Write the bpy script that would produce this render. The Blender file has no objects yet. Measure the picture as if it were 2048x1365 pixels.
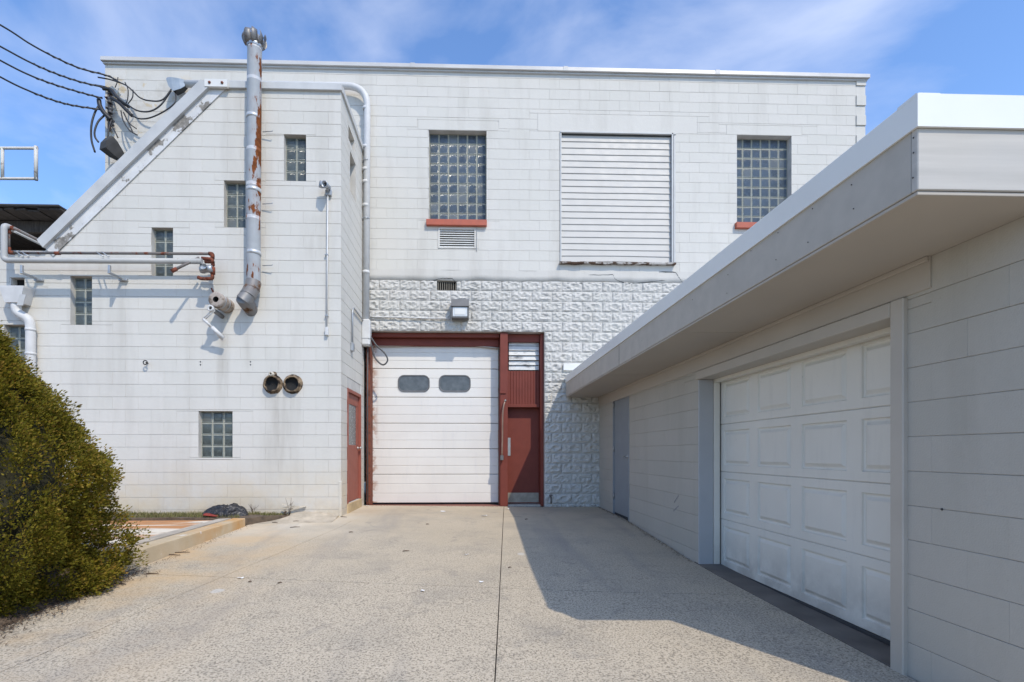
import bpy, bmesh, math, random
import numpy as np
from mathutils import Vector, noise as mnoise
random.seed(7); np.random.seed(7)
S = bpy.context.scene
COL = S.collection

# ------------------------------------------------------------------ camera
H = 1.08                                  # eye height over the door threshold (z = 0)
YAW = math.atan(0.03)
SA, CA = math.sin(YAW), math.cos(YAW)
cam_d = bpy.data.cameras.new('camera'); cam = bpy.data.objects.new('camera', cam_d); COL.objects.link(cam)
cam.location = (0, 0, H); cam.rotation_euler = (math.radians(90), 0, -YAW)
cam_d.sensor_width = 36.0; cam_d.lens = 36.0 * 1000 / 2048
cam_d.shift_x = (1024 - 970) / 2048; cam_d.shift_y = (906 - 682.5) / 2048
cam_d.clip_start = 0.05; cam_d.clip_end = 3000
S.camera = cam

# ------------------------------------------------------------------ light
SUN_DIR = Vector((-0.447, 0.729, -1.0)).normalized()       # where the light travels
EL = math.asin(-SUN_DIR.z); AZ = math.atan2(-SUN_DIR.x, -SUN_DIR.y)
W = bpy.data.worlds.new('World'); S.world = W; W.use_nodes = True
wn, wl = W.node_tree.nodes, W.node_tree.links
for n in list(wn): wn.remove(n)
wo = wn.new('ShaderNodeOutputWorld'); wb = wn.new('ShaderNodeBackground')
sky = wn.new('ShaderNodeTexSky'); sky.sky_type = 'NISHITA'; sky.sun_disc = False
sky.sun_elevation = EL; sky.sun_rotation = AZ
sky.air_density = 1.0; sky.dust_density = 0.6; sky.ozone_density = 2.0
wb.inputs['Strength'].default_value = 0.15
# thin high cloud, the same all round the sky
tc = wn.new('ShaderNodeTexCoord'); mp = wn.new('ShaderNodeMapping')
mp.inputs['Scale'].default_value = (1.2, 1.5, 2.4); mp.inputs['Rotation'].default_value = (0.25, 0.35, 0.5)
nz1 = wn.new('ShaderNodeTexNoise'); nz1.inputs['Scale'].default_value = 2.1; nz1.inputs['Detail'].default_value = 7
nz1.inputs['Roughness'].default_value = 0.52; nz1.inputs['Distortion'].default_value = 0.35
rp = wn.new('ShaderNodeValToRGB'); rp.color_ramp.elements[0].position = 0.46; rp.color_ramp.elements[1].position = 0.82
rp.color_ramp.elements[1].color = (0.55, 0.55, 0.55, 1)
tint = wn.new('ShaderNodeMix'); tint.data_type = 'RGBA'; tint.blend_type = 'MULTIPLY'; tint.inputs[0].default_value = 1
tint.inputs[7].default_value = (1.28, 1.55, 1.88, 1)
mx = wn.new('ShaderNodeMix'); mx.data_type = 'RGBA'
mx.inputs[7].default_value = (8.4, 8.6, 9.4, 1)
wl.new(tc.outputs['Generated'], mp.inputs[0]); wl.new(mp.outputs[0], nz1.inputs['Vector']); wl.new(nz1.outputs['Fac'], rp.inputs[0])
wl.new(rp.outputs[0], mx.inputs[0]); wl.new(sky.outputs[0], tint.inputs[6]); wl.new(tint.outputs[2], mx.inputs[6])
wl.new(mx.outputs[2], wb.inputs[0]); wl.new(wb.outputs[0], wo.inputs[0])
sun_d = bpy.data.lights.new('sun', 'SUN'); sun = bpy.data.objects.new('sun', sun_d); COL.objects.link(sun)
sun_d.energy = 3.3; sun_d.angle = math.radians(0.53); sun_d.color = (1.0, 0.91, 0.77)
sun.location = (6, -10, 15); sun.rotation_euler = SUN_DIR.to_track_quat('-Z', 'Y').to_euler()
S.view_settings.view_transform = 'Standard'; S.view_settings.look = 'None'
S.view_settings.exposure = 0.0; S.view_settings.gamma = 1.0; S.view_settings.use_curve_mapping = False

# ------------------------------------------------------------------ measuring: photo pixel -> point on a known plane
def onY(px, py, Y):
    u, v = (px - 970) / 1000, (906 - py) / 1000
    t = Y / (CA - u * SA)
    return Vector((t * (SA + u * CA), Y, H + v * t))
def onX(px, py, X):
    u, v = (px - 970) / 1000, (906 - py) / 1000
    t = X / (SA + u * CA)
    return Vector((X, t * (CA - u * SA), H + v * t))
def gz(x, y):                                            # driveway surface height
    a = np.interp(y, [-12, 0, 3, 4, 5.1, 5.8, 7, 7.7, 8.4, 10.2], [-.55, -.30, -.24, -.225, -.205, -.18, -.10, -.06, -.02, 0.0])
    b = np.interp(y, [-12, 0, 3, 4, 5.1, 7.6, 8.3, 10.2], [-.55, -.28, -.19, -.145, -.10, -.02, .05, .05])
    f = min(1, max(0, (1.5 - x) / 4.6))
    return float(a * (1 - f) + b * f)

# ------------------------------------------------------------------ object helpers
WL = {}
def tag(o, label=None, cat=None, group=None, kind=None):
    if label: o['label'] = label
    if cat: o['category'] = cat
    if group: o['group'] = group
    if kind: o['kind'] = kind
    return o
def thing(name, loc, label, cat, group=None):
    o = bpy.data.objects.new(name, None); COL.objects.link(o); o.location = loc
    o.empty_display_size = 0.2
    WL[o] = Vector(loc); return tag(o, label, cat, group)
def link(name, mesh, parent, at):
    o = bpy.data.objects.new(name, mesh); COL.objects.link(o)
    at = Vector(at)
    if parent is not None:
        o.parent = parent; o.location = at - WL[parent]
    else: o.location = at
    WL[o] = at
    return o
class MB:
    def __init__(s): s.v = []; s.f = []; s.m = []; s.s = []
    def add(s, vs, fs, mi=0, smooth=False):
        b = len(s.v); s.v += [tuple(v) for v in vs]
        for f in fs: s.f.append(tuple(i + b for i in f)); s.m.append(mi); s.s.append(smooth)
    def box(s, x0, x1, y0, y1, z0, z1, bev=0.0, mi=0):
        x0, x1 = min(x0, x1), max(x0, x1); y0, y1 = min(y0, y1), max(y0, y1); z0, z1 = min(z0, z1), max(z0, z1)
        lo, hi = (x0, y0, z0), (x1, y1, z1)
        if bev <= 0:
            vs = [(hi[0] if i & 1 else lo[0], hi[1] if i & 2 else lo[1], hi[2] if i & 4 else lo[2]) for i in range(8)]
            s.add(vs, [(0,2,3,1),(4,5,7,6),(0,1,5,4),(2,6,7,3),(0,4,6,2),(1,3,7,5)], mi); return
        bev = min(bev, .45 * min(x1 - x0, y1 - y0, z1 - z0))
        vs = []; idx = {}
        for i in range(8):
            c = [hi[k] if i >> k & 1 else lo[k] for k in range(3)]
            for a in range(3):
                p = list(c)
                for k in range(3):
                    if k != a: p[k] += -bev if i >> k & 1 else bev
                idx[i, a] = len(vs); vs.append(p)
        fs = []
        for a in range(3):
            b_, c_ = (a + 1) % 3, (a + 2) % 3
            for sd in (0, 1):
                q = [(sd << a) | (i << b_) | (j << c_) for i, j in ((0,0),(1,0),(1,1),(0,1))]
                fs.append([idx[k, a] for k in q])
            for i in (0, 1):
                for j in (0, 1):
                    k0 = (i << b_) | (j << c_); k1 = k0 | (1 << a)
                    fs.append([idx[k0, b_], idx[k1, b_], idx[k1, c_], idx[k0, c_]])
        for i in range(8): fs.append([idx[i, 0], idx[i, 1], idx[i, 2]])
        s.add(vs, fs, mi)
    def tube(s, path, r, n=10, mi=0, caps=True, smooth=True):
        P = [Vector(p) for p in path]; N = len(P)
        R = r if isinstance(r, (list, tuple)) else [r] * N
        T = []
        for i in range(N):
            d = P[min(i + 1, N - 1)] - P[max(i - 1, 0)]; T.append(d.normalized() if d.length > 1e-9 else Vector((0, 0, 1)))
        up = Vector((0, 0, 1)) if abs(T[0].z) < .9 else Vector((1, 0, 0))
        nrm = (up - T[0] * up.dot(T[0])).normalized()
        vs = []
        for i in range(N):
            nrm = (nrm - T[i] * nrm.dot(T[i])).normalized(); bn = T[i].cross(nrm)
            for k in range(n):
                a = 2 * math.pi * k / n
                vs.append(P[i] + (nrm * math.cos(a) + bn * math.sin(a)) * R[i])
        fs = [(i*n + k, i*n + (k+1) % n, (i+1)*n + (k+1) % n, (i+1)*n + k) for i in range(N - 1) for k in range(n)]
        s.add(vs, fs, mi, smooth)
        if caps:
            s.add([vs[k] for k in range(n)], [tuple(range(n))], mi)
            s.add([vs[(N-1)*n + k] for k in range(n)], [tuple(range(n))], mi)
    def lathe(s, prof, c, axis, n=20, mi=0, smooth=True):
        """prof: (distance along axis, radius)"""
        A = Vector(axis).normalized(); c = Vector(c)
        u = (Vector((0, 0, 1)) if abs(A.z) < .9 else Vector((1, 0, 0))); u = (u - A * u.dot(A)).normalized(); w = A.cross(u)
        vs = [c + A * d + (u * math.cos(2*math.pi*k/n) + w * math.sin(2*math.pi*k/n)) * r for d, r in prof for k in range(n)]
        fs = [(i*n + k, i*n + (k+1) % n, (i+1)*n + (k+1) % n, (i+1)*n + k) for i in range(len(prof) - 1) for k in range(n)]
        s.add(vs, fs, mi, smooth)
    def prism(s, poly, off, mi=0):
        """closed polygon of 3D points pushed by vector off"""
        n = len(poly); off = Vector(off); a = [Vector(p) for p in poly]; b = [p + off for p in a]
        s.add(a + b, [tuple(range(n)), tuple(range(2*n - 1, n - 1, -1))] + [(i, (i+1) % n, n + (i+1) % n, n + i) for i in range(n)], mi)
    def mesh(s, name, mats, at=(0, 0, 0)):
        me = bpy.data.meshes.new(name); ax, ay, az = at
        me.from_pydata([(x - ax, y - ay, z - az) for x, y, z in s.v], [], s.f)
        for m in (mats if isinstance(mats, (list, tuple)) else [mats]): me.materials.append(m)
        me.polygons.foreach_set('material_index', s.m); me.polygons.foreach_set('use_smooth', s.s)
        bm = bmesh.new(); bm.from_mesh(me); bmesh.ops.remove_doubles(bm, verts=bm.verts, dist=1e-6)
        bmesh.ops.recalc_face_normals(bm, faces=bm.faces); bm.to_mesh(me); bm.free()
        me.update(); return me
    def build(s, name, mats, parent=None, at=None, label=None, cat=None, group=None, kind=None):
        if at is None:
            a = np.array(s.v); at = ((a[:,0].min()+a[:,0].max())/2, (a[:,1].min()+a[:,1].max())/2, a[:,2].min())
        o = link(name, s.mesh(name, mats, at), parent, at)
        return tag(o, label, cat, group, kind)
def fillet(pts, r, n=6):
    pts = [Vector(p) for p in pts]; out = [pts[0]]
    for i in range(1, len(pts) - 1):
        a, b, c = pts[i-1], pts[i], pts[i+1]; d1 = (a - b); d2 = (c - b)
        k = min(r, d1.length * .48, d2.length * .48); p, q = b + d1.normalized() * k, b + d2.normalized() * k
        for j in range(n + 1):
            t = j / n; out.append(p * (1-t)**2 + b * 2*t*(1-t) + q * t*t)
    out.append(pts[-1]); return out
def spline(pts, n=8):
    P = [Vector(p) for p in pts]; P = [P[0]*2 - P[1]] + P + [P[-1]*2 - P[-2]]; out = []
    for i in range(1, len(P) - 2):
        for j in range(n):
            t = j / n; p0, p1, p2, p3 = P[i-1], P[i], P[i+1], P[i+2]
            out.append(.5 * ((2*p1) + (p2 - p0)*t + (2*p0 - 5*p1 + 4*p2 - p3)*t*t + (3*p1 - p0 - 3*p2 + p3)*t**3))
    out.append(P[-2]); return out

# ------------------------------------------------------------------ materials
class NT:
    """tiny node helper"""
    def __init__(s, name):
        s.m = bpy.data.materials.new(name); s.m.use_nodes = True
        s.n = s.m.node_tree.nodes; s.l = s.m.node_tree.links
        s.b = s.n['Principled BSDF']
        s.pos = s.n.new('ShaderNodeNewGeometry').outputs['Position']
    def noise(s, scale, detail=4, rough=.55, vec=None, stretch=None, dist=0):
        t = s.n.new('ShaderNodeTexNoise'); t.inputs['Scale'].default_value = scale; t.inputs['Detail'].default_value = detail
        t.inputs['Roughness'].default_value = rough; t.inputs['Distortion'].default_value = dist
        v = vec or s.pos
        if stretch:
            mpn = s.n.new('ShaderNodeMapping'); mpn.inputs['Scale'].default_value = stretch; s.l.new(v, mpn.inputs[0]); v = mpn.outputs[0]
        s.l.new(v, t.inputs['Vector']); return t.outputs['Fac']
    def ramp(s, fac, a, b, ca=0.0, cb=1.0):
        r = s.n.new('ShaderNodeMapRange'); r.clamp = True
        r.inputs[1].default_value = a; r.inputs[2].default_value = b; r.inputs[3].default_value = ca; r.inputs[4].default_value = cb
        s.l.new(fac, r.inputs[0]); return r.outputs[0]
    def math(s, op, a, b=None):
        m = s.n.new('ShaderNodeMath'); m.operation = op
        for i, x in enumerate((a, b)):
            if x is None: continue
            if isinstance(x, (int, float)): m.inputs[i].default_value = x
            else: s.l.new(x, m.inputs[i])
        return m.outputs[0]
    def mix(s, fac, a, b, mode='MIX'):
        m = s.n.new('ShaderNodeMix'); m.data_type = 'RGBA'; m.blend_type = mode
        for i, x in ((0, fac), (6, a), (7, b)):
            if isinstance(x, (int, float)): m.inputs[i].default_value = x
            elif isinstance(x, tuple): m.inputs[i].default_value = (*x, 1)
            else: s.l.new(x, m.inputs[i])
        return m.outputs[2]
    def xyz(s):
        x = s.n.new('ShaderNodeSeparateXYZ'); s.l.new(s.pos, x.inputs[0]); return x.outputs
    def rand(s):
        a = s.n.new('ShaderNodeObjectInfo').outputs['Random']; b = s.n.new('ShaderNodeNewGeometry').outputs['Random Per Island']
        return s.math('FRACT', s.math('ADD', a, b))
    def bump(s, h, strength=.3, dist=.01):
        b = s.n.new('ShaderNodeBump'); b.inputs['Strength'].default_value = strength; b.inputs['Distance'].default_value = dist
        s.l.new(h, b.inputs['Height']); s.l.new(b.outputs[0], s.b.inputs['Normal'])
    def out(s, col, rough=.7, metal=0.0, spec=.5):
        if isinstance(col, tuple): s.b.inputs['Base Color'].default_value = (*col, 1)
        else: s.l.new(col, s.b.inputs['Base Color'])
        if isinstance(rough, (int, float)): s.b.inputs['Roughness'].default_value = rough
        else: s.l.new(rough, s.b.inputs['Roughness'])
        s.b.inputs['Metallic'].default_value = metal; s.b.inputs['Specular IOR Level'].default_value = spec
        return s.m

def painted_block(name, base, stain=True, peel=False, dirt=1.0, rough=.7):
    t = NT(name); X, Y, Z = t.xyz()
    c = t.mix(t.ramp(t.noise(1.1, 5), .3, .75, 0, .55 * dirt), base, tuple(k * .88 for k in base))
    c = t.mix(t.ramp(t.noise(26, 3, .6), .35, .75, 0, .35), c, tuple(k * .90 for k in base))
    r = t.rand(); c = t.mix(t.ramp(r, 0, 1, 0, .62), c, tuple(k * v for k, v in zip(base, (.90, .91, .90))))
    st = t.ramp(t.noise(1.0, 6, .6, stretch=(2.6, 2.6, .35)), .50, .76, 0, .60 * dirt)
    c = t.mix(st, c, tuple(k * v for k, v in zip(base, (.72, .71, .69))))
    sp = t.ramp(t.noise(55, 2, .5), .70, .78, 0, .30)
    c = t.mix(sp, c, tuple(k * .62 for k in base))
    if stain:   # splash dirt and rust-coloured stains near the foot of the wall
        low = t.math('MULTIPLY', t.ramp(Z, 1.0, 0.1, 0, 1), t.ramp(t.noise(1.7, 5, .62), .33, .62, .1, 1))
        c = t.mix(t.math('MULTIPLY', low, .85), c, (.60, .49, .33))
        low2 = t.math('MULTIPLY', t.ramp(Z, .4, 0, 0, 1), t.ramp(t.noise(3.3, 5, .62), .45, .7))
        c = t.mix(t.math('MULTIPLY', low2, .7), c, (.36, .30, .24))
    if stain:   # soot and rust runs below the wall openings
        for x0, z1, z0, hw, am in ((-3.13, 2.1, .5, .34, .5), (-4.02, 3.4, 1.6, .12, .55), (-2.55, 5.0, 3.9, .35, .35), (-3.62, 3.3, 2.2, .10, .35)):
            a = t.math('SUBTRACT', 1.0, t.math('MULTIPLY', t.math('ABSOLUTE', t.math('SUBTRACT', X, x0)), 1 / hw))
            m = t.math('MULTIPLY', t.ramp(a, 0, 1), t.math('MULTIPLY', t.ramp(Z, z0, (z0 + z1) / 2), t.ramp(Z, z1 + .02, z1 - .12)))
            m = t.math('MULTIPLY', m, t.ramp(t.noise(3.2, 5, .6, stretch=(2.2, 2.2, .35)), .34, .62))
            c = t.mix(t.math('MULTIPLY', m, am), c, (.36, .33, .28))
    if peel:    # paint flaked off the old block at the top corner by the wires
        reg = t.math('MULTIPLY', t.ramp(X, -5.0, -6.0), t.ramp(Z, 6.3, 7.0))
        reg = t.math('MULTIPLY', reg, t.ramp(Z, 8.55, 8.35))
        pe = t.math('MULTIPLY', reg, t.ramp(t.noise(2.6, 6, .62, dist=.4), .565, .59))
        c = t.mix(pe, c, (.56, .47, .33))
        wear = t.math('MULTIPLY', reg, t.ramp(t.noise(3.4, 6, .65), .5, .7, 0, .5))
        c = t.mix(wear, c, (.42, .38, .31))
    t.bump(t.math('ADD', t.math('MULTIPLY', t.noise(110, 3, .6), .5), t.noise(9, 3)), .42, .007)
    return t.out(c, rough, 0, .22)
def simple(name, col, rough=.6, var=.12, nscale=8, metal=0.0, bump=.15, spec=.5, stretch=None):
    t = NT(name)
    c = t.mix(t.ramp(t.noise(nscale, 5, .6, stretch=stretch), .32, .72), tuple(k * (1 - var) for k in col), tuple(min(1, k * (1 + var*.5)) for k in col))
    if bump: t.bump(t.noise(nscale * 8, 3), bump, .004)
    return t.out(c, t.ramp(t.noise(nscale * 2, 3), .3, .7, rough * .85, min(1, rough * 1.15)), metal, spec)
def worn(name, col, under, rough=.5, lo=.58, hi=.62, scale=3.0, stretch=(1, 1, 1), metal=0.0, side=0.0):
    """paint or galvanising with patches of rust or bare stuff showing"""
    t = NT(name)
    c = t.mix(t.ramp(t.noise(6, 5), .3, .7), tuple(k * .86 for k in col), col)
    n = t.noise(scale, 7, .62, stretch=stretch)
    if side:
        nn = t.n.new('ShaderNodeSeparateXYZ'); t.l.new(t.n.new('ShaderNodeNewGeometry').outputs['Normal'], nn.inputs[0])
        n = t.math('ADD', n, t.math('MULTIPLY', nn.outputs[0], side))
    f = t.ramp(n, lo, hi); f2 = t.ramp(n, lo - .10, hi + .02, 0, .4)
    u = t.mix(t.ramp(t.noise(18, 4), .35, .65), under, tuple(k * .55 for k in under))
    c = t.mix(f2, c, tuple((a + b) * .5 for a, b in zip(col, under))); c = t.mix(f, c, u)
    t.bump(t.math('ADD', t.noise(60, 3), f), .25, .003)
    return t.out(c, t.ramp(f, 0, 1, rough, .85), metal, .32)

WHITE = (.635, .610, .557)
M = {}
M['block'] = painted_block('painted_block', WHITE, True, True)
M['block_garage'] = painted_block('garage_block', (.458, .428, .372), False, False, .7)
M['joint'] = simple('block_joint', (.55, .53, .49), .85, .2, 3)
M['rock'] = painted_block('rock_face_block', (.565, .545, .505), False, False, 1.0, rough=.9)
M['render'] = painted_block('cement_render', (.585, .562, .515), False, False, 1.2)
M['white_metal'] = simple('white_metal', (.70, .69, .65), .38, .06, 3, bump=.03)
M['coping'] = simple('coping_metal', (.54, .53, .51), .33, .10, 1.5, bump=.03)
M['dark_gap'] = simple('dark_gap', (.05, .05, .05), .9, .2)
M['void'] = simple('dark_interior', (.012, .012, .012), .95, .3)
M['flash'] = simple('painted_flashing', (.52, .52, .505), .45, .14, 2.2, bump=.06)
M['trim_peel'] = worn('peeling_trim', (.66, .66, .65), (.30, .28, .25), .6, .555, .575, 2.6, (1, 1, 1))
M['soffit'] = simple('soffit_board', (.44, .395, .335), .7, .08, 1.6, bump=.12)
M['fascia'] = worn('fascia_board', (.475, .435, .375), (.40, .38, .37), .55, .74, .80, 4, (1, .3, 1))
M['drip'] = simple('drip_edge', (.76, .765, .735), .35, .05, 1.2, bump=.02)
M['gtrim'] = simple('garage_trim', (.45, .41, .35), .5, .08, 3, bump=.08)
def mk_gdoor():
    t = NT('garage_door_paint'); X, Y, Z = t.xyz()
    c = t.mix(t.ramp(t.noise(2.0, 5), .3, .7), (.68, .65, .575), (.72, .69, .615))
    c = t.mix(t.ramp(t.noise(2.4, 6, .65, stretch=(1, 3, .5)), .54, .76, 0, .35), c, (.52, .50, .45))
    lo = t.math('MULTIPLY', t.ramp(Z, .25, -.2), t.ramp(t.noise(5, 5, .65), .36, .62)); c = t.mix(t.math('MULTIPLY', lo, .55), c, (.34, .31, .27))
    c = t.mix(t.ramp(t.noise(30, 3, .6), .70, .76, 0, .45), c, (.40, .38, .35))
    t.bump(t.math('ADD', t.noise(3, 3), t.math('MULTIPLY', t.noise(160, 2), .12)), .10, .01); return t.out(c, .46, 0, .4)
M['gdoor'] = mk_gdoor()
M['grey_door'] = simple('grey_door_paint', (.25, .27, .285), .45, .08, 4, bump=.05)
M['red'] = worn('red_paint', (.185, .042, .027), (.24, .10, .07), .6, .74, .82, 5, (1, 1, .4))
M['red_light'] = worn('faded_red_paint', (.31, .095, .065), (.45, .2, .14), .6, .74, .82, 5, (1, 1, .4))
M['sill_red'] = simple('sill_red', (.42, .10, .055), .6, .14, 9)
M['steel'] = simple('brushed_steel', (.46, .45, .43), .38, .2, 10, metal=.8, bump=.05)
M['galv'] = simple('galvanised', (.40, .42, .44), .42, .2, 7, metal=.55, bump=.05)
M['band'] = simple('bright_band', (.56, .57, .57), .4, .1, 8, metal=.4)
M['stack'] = worn('galvanised_stack', (.47, .49, .505), (.26, .078, .020), .40, .585, .605, 2.2, (2.6, 2.6, .8), .04, .085)
M['stack_dark'] = worn('weathered_elbow', (.22, .215, .21), (.17, .085, .04), .5, .55, .66, 5, (1, 1, 1), .4)
M['pipe_white'] = worn('white_painted_pipe', (.62, .615, .60), (.42, .34, .26), .5, .70, .76, 5)
M['pipe_gas'] = worn('grey_white_pipe', (.43, .43, .415), (.30, .24, .18), .45, .66, .72, 6)
M['pipe_rust'] = worn('rusty_pipe', (.17, .155, .145), (.19, .06, .032), .7, .55, .62, 7)
M['rust'] = worn('rusty_fitting', (.21, .06, .032), (.13, .05, .03), .8, .5, .6, 14)
M['cable'] = simple('black_cable', (.022, .022, .024), .5, .3, 20)
M['cable_grey'] = simple('grey_cable', (.075, .075, .08), .55, .3, 20)
M['alu_wire'] = simple('bare_wire', (.20, .20, .19), .5, .2, 20, metal=.5)
M['insul'] = worn('pipe_insulation', (.42, .36, .31), (.22, .17, .13), .9, .5, .62, 12)
M['sooty'] = worn('sooty_collar', (.30, .22, .14), (.045, .03, .02), .9, .42, .58, 9)
M['concrete'] = simple('old_concrete', (.46, .41, .34), .9, .3, 5, bump=.3)
M['soil'] = simple('soil', (.13, .095, .065), .95, .5, 12, bump=.6)
M['light_grey'] = simple('lamp_housing', (.125, .125, .125), .5, .15, 8)
M['paper'] = simple('paper', (.80, .79, .77), .8, .1, 10)
M['twig'] = simple('twig', (.10, .065, .04), .9, .3, 20)
M['tan_wood'] = simple('pale_wood', (.58, .53, .44), .8, .25, 7)
M['red_rag'] = simple('red_cloth', (.26, .035, .025), .85, .3, 20)
M['dark_wood'] = simple('dark_planks', (.060, .050, .043), .9, .5, 5, stretch=(6, .6, 1))
M['bark'] = simple('bark', (.10, .07, .05), .95, .4, 15, bump=.6)

def mk_bag():
    t = NT('black_plastic'); t.bump(t.noise(22, 5, .6, dist=.8), .9, .02)
    return t.out(t.mix(t.noise(9, 4), (.010, .010, .012), (.03, .03, .034)), .33, 0, .5)
M['bag'] = mk_bag()
def mk_leaf():
    t = NT('cypress_leaf'); r = t.rand()
    cr = t.n.new('ShaderNodeValToRGB'); t.l.new(r, cr.inputs[0]); e = cr.color_ramp.elements
    e[0].position = 0; e[0].color = (.090, .078, .009, 1); e[1].position = 1; e[1].color = (.27, .140, .036, 1)
    for p, c in ((.35, (.170, .150, .013, 1)), (.65, (.260, .212, .020, 1)), (.84, (.36, .235, .036, 1))):
        q = e.new(p); q.color = c
    c = t.mix(t.ramp(t.noise(1.9, 4), .35, .7, 0, .75), cr.outputs[0], (.140, .128, .013))
    m = t.out(c, .6, 0, .25)
    tr = t.n.new('ShaderNodeBsdfTranslucent'); t.l.new(c, tr.inputs[0]); ad = t.n.new('ShaderNodeMixShader'); ad.inputs[0].default_value = .3
    t.l.new(t.b.outputs[0], ad.inputs[1]); t.l.new(tr.outputs[0], ad.inputs[2]); t.l.new(ad.outputs[0], t.n['Material Output'].inputs[0])
    return m
M['leaf'] = mk_leaf()
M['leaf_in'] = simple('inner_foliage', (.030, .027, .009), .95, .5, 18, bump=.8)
def mk_grass():
    t = NT('grass_blades'); c = t.mix(t.rand(), (.09, .105, .025), (.25, .21, .10)); return t.out(c, .7, 0, .2)
M['grass'] = mk_grass()
def mk_drive():
    t = NT('driveway_concrete'); X, Y, Z = t.xyz()
    c = t.mix(t.ramp(t.noise(.8, 5), .3, .7), (.425, .355, .255), (.48, .405, .300))
    near = t.ramp(t.math('ADD', Y, t.math('MULTIPLY', t.noise(.7, 4), 5.0)), 10.6, 6.8, .15, 1)
    c = t.mix(near, c, (.505, .430, .322))
    c = t.mix(t.ramp(t.noise(1.5, 6, .65), .46, .72, 0, .7), c, (.33, .292, .235))
    # washed-out aggregate: stronger away from the door
    ag = t.ramp(t.noise(66, 3, .65), .50, .585)
    ag = t.math('MULTIPLY', t.math('MULTIPLY', ag, near), .85)
    c = t.mix(ag, c, (.185, .158, .120))
    pale = t.ramp(t.noise(90, 2, .5, stretch=(1, 1.3, 1)), .56, .66, 0, .6)
    c = t.mix(t.math('MULTIPLY', pale, near), c, (.69, .605, .475))
    oil = t.ramp(t.noise(3.1, 4, .6, dist=.6), .60, .74, 0, .5); c = t.mix(oil, c, (.20, .185, .165))
    # rusty sand washed from the kerb side, and pale sand by the annex wall
    left = t.math('MULTIPLY', t.ramp(X, -1.6, -3.3), t.ramp(t.noise(1.1, 5, .6), .40, .60))
    c = t.mix(t.math('MULTIPLY', left, .8), c, (.56, .39, .21))
    sand = t.math('MULTIPLY', t.ramp(X, -1.2, -2.6), t.ramp(Y, 6.2, 7.6))
    c = t.mix(t.math('MULTIPLY', sand, t.ramp(t.noise(1.6, 5), .3, .6, .2, .75)), c, (.60, .54, .44))
    tr = t.ramp(t.noise(1.0, 4, .5, stretch=(1.8, .22, 1)), .56, .72, 0, .42)       # tyre grime
    c = t.mix(tr, c, (.24, .225, .21))
    pt = t.ramp(t.noise(1.9, 2, .4), .735, .75, 0, .5); c = t.mix(pt, c, (.55, .55, .53))
    t.bump(t.math('ADD', t.noise(70, 4, .65), t.math('MULTIPLY', t.noise(7, 4), .8)), .5, .008)
    return t.out(c, .88, 0, .3)
M['drive'] = mk_drive()
def mk_pad():
    t = NT('rust_stained_pad'); X, Y, Z = t.xyz()
    n = t.noise(1.3, 6, .62, stretch=(.45, 1.7, 1), dist=.5)
    c = t.mix(t.ramp(n, .42, .52), (.66, .60, .50), (.45, .22, .095)); c = t.mix(t.ramp(t.noise(3, 6, .65, stretch=(.5, 2.2, 1)), .56, .62, 0, .8), c, (.24, .19, .14))
    t.bump(t.noise(30, 4), .4, .006); return t.out(c, .9, 0, .3)
M['pad'] = mk_pad()
def mk_kerb():
    t = NT('kerb_concrete'); X, Y, Z = t.xyz()
    c = t.mix(t.ramp(t.noise(3, 6, .6), .3, .7), (.45, .37, .25), (.55, .47, .34))
    c = t.mix(t.math('MULTIPLY', t.ramp(Y, 5.9, 7.2, .12, .9), t.ramp(t.noise(2.2, 5), .36, .6)), c, (.50, .27, .09))
    c = t.mix(t.ramp(t.noise(6, 4, .5), .68, .72), c, (.66, .63, .58)); t.bump(t.noise(45, 4), .4, .006); return t.out(c, .9, 0, .3)
M['kerb'] = mk_kerb()
def mk_glass(name, base, edge=False):
    t = NT(name); X, Y, Z = t.xyz()
    w = t.n.new('ShaderNodeTexWave'); w.wave_type = 'BANDS'; w.bands_direction = 'X'; w.inputs['Scale'].default_value = 22; w.inputs['Distortion'].default_value = .6
    t.l.new(t.pos, w.inputs[0])
    c = t.mix(t.ramp(w.outputs['Fac'], 0, 1, .0, .55), base, tuple(min(1, k * 1.9 + .012) for k in base))
    r = t.rand(); c = t.mix(t.ramp(r, .1, 1, 0, .85), c, tuple(k * 2.3 + .012 for k in base))
    c = t.mix(t.ramp(t.noise(16, 4, .6), .5, .72, 0, .55), c, tuple(k * 2.8 + .03 for k in base))
    c = t.mix(t.ramp(r, .90, .93, 0, .6), c, (.16, .165, .15))
    t.bump(t.math('ADD', w.outputs['Fac'], t.math('MULTIPLY', t.noise(7, 2), 2.2)), .45, .008)
    m = t.out(c, t.ramp(t.noise(9, 3), .3, .7, .10, .30), 0, .6); return m
M['glass'] = mk_glass('fluted_glass', (.034, .045, .056))
M['glass_annex'] = mk_glass('fluted_glass_warm', (.034, .042, .040))
M['glass_edge'] = simple('glass_block_edge', (.22, .24, .215), .25, .3, 14, bump=.0)
M['mortar'] = simple('glass_block_mortar', (.50, .48, .39), .8, .15, 12)
M['pane'] = simple('dusty_pane', (.10, .108, .112), .22, .35, 10, bump=.02)
M['pane_grey'] = simple('screened_pane', (.16, .18, .18), .25, .25, 12, bump=.02)
M['lens'] = simple('lamp_lens', (.62, .64, .64), .2, .12, 14, bump=.1)
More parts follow.
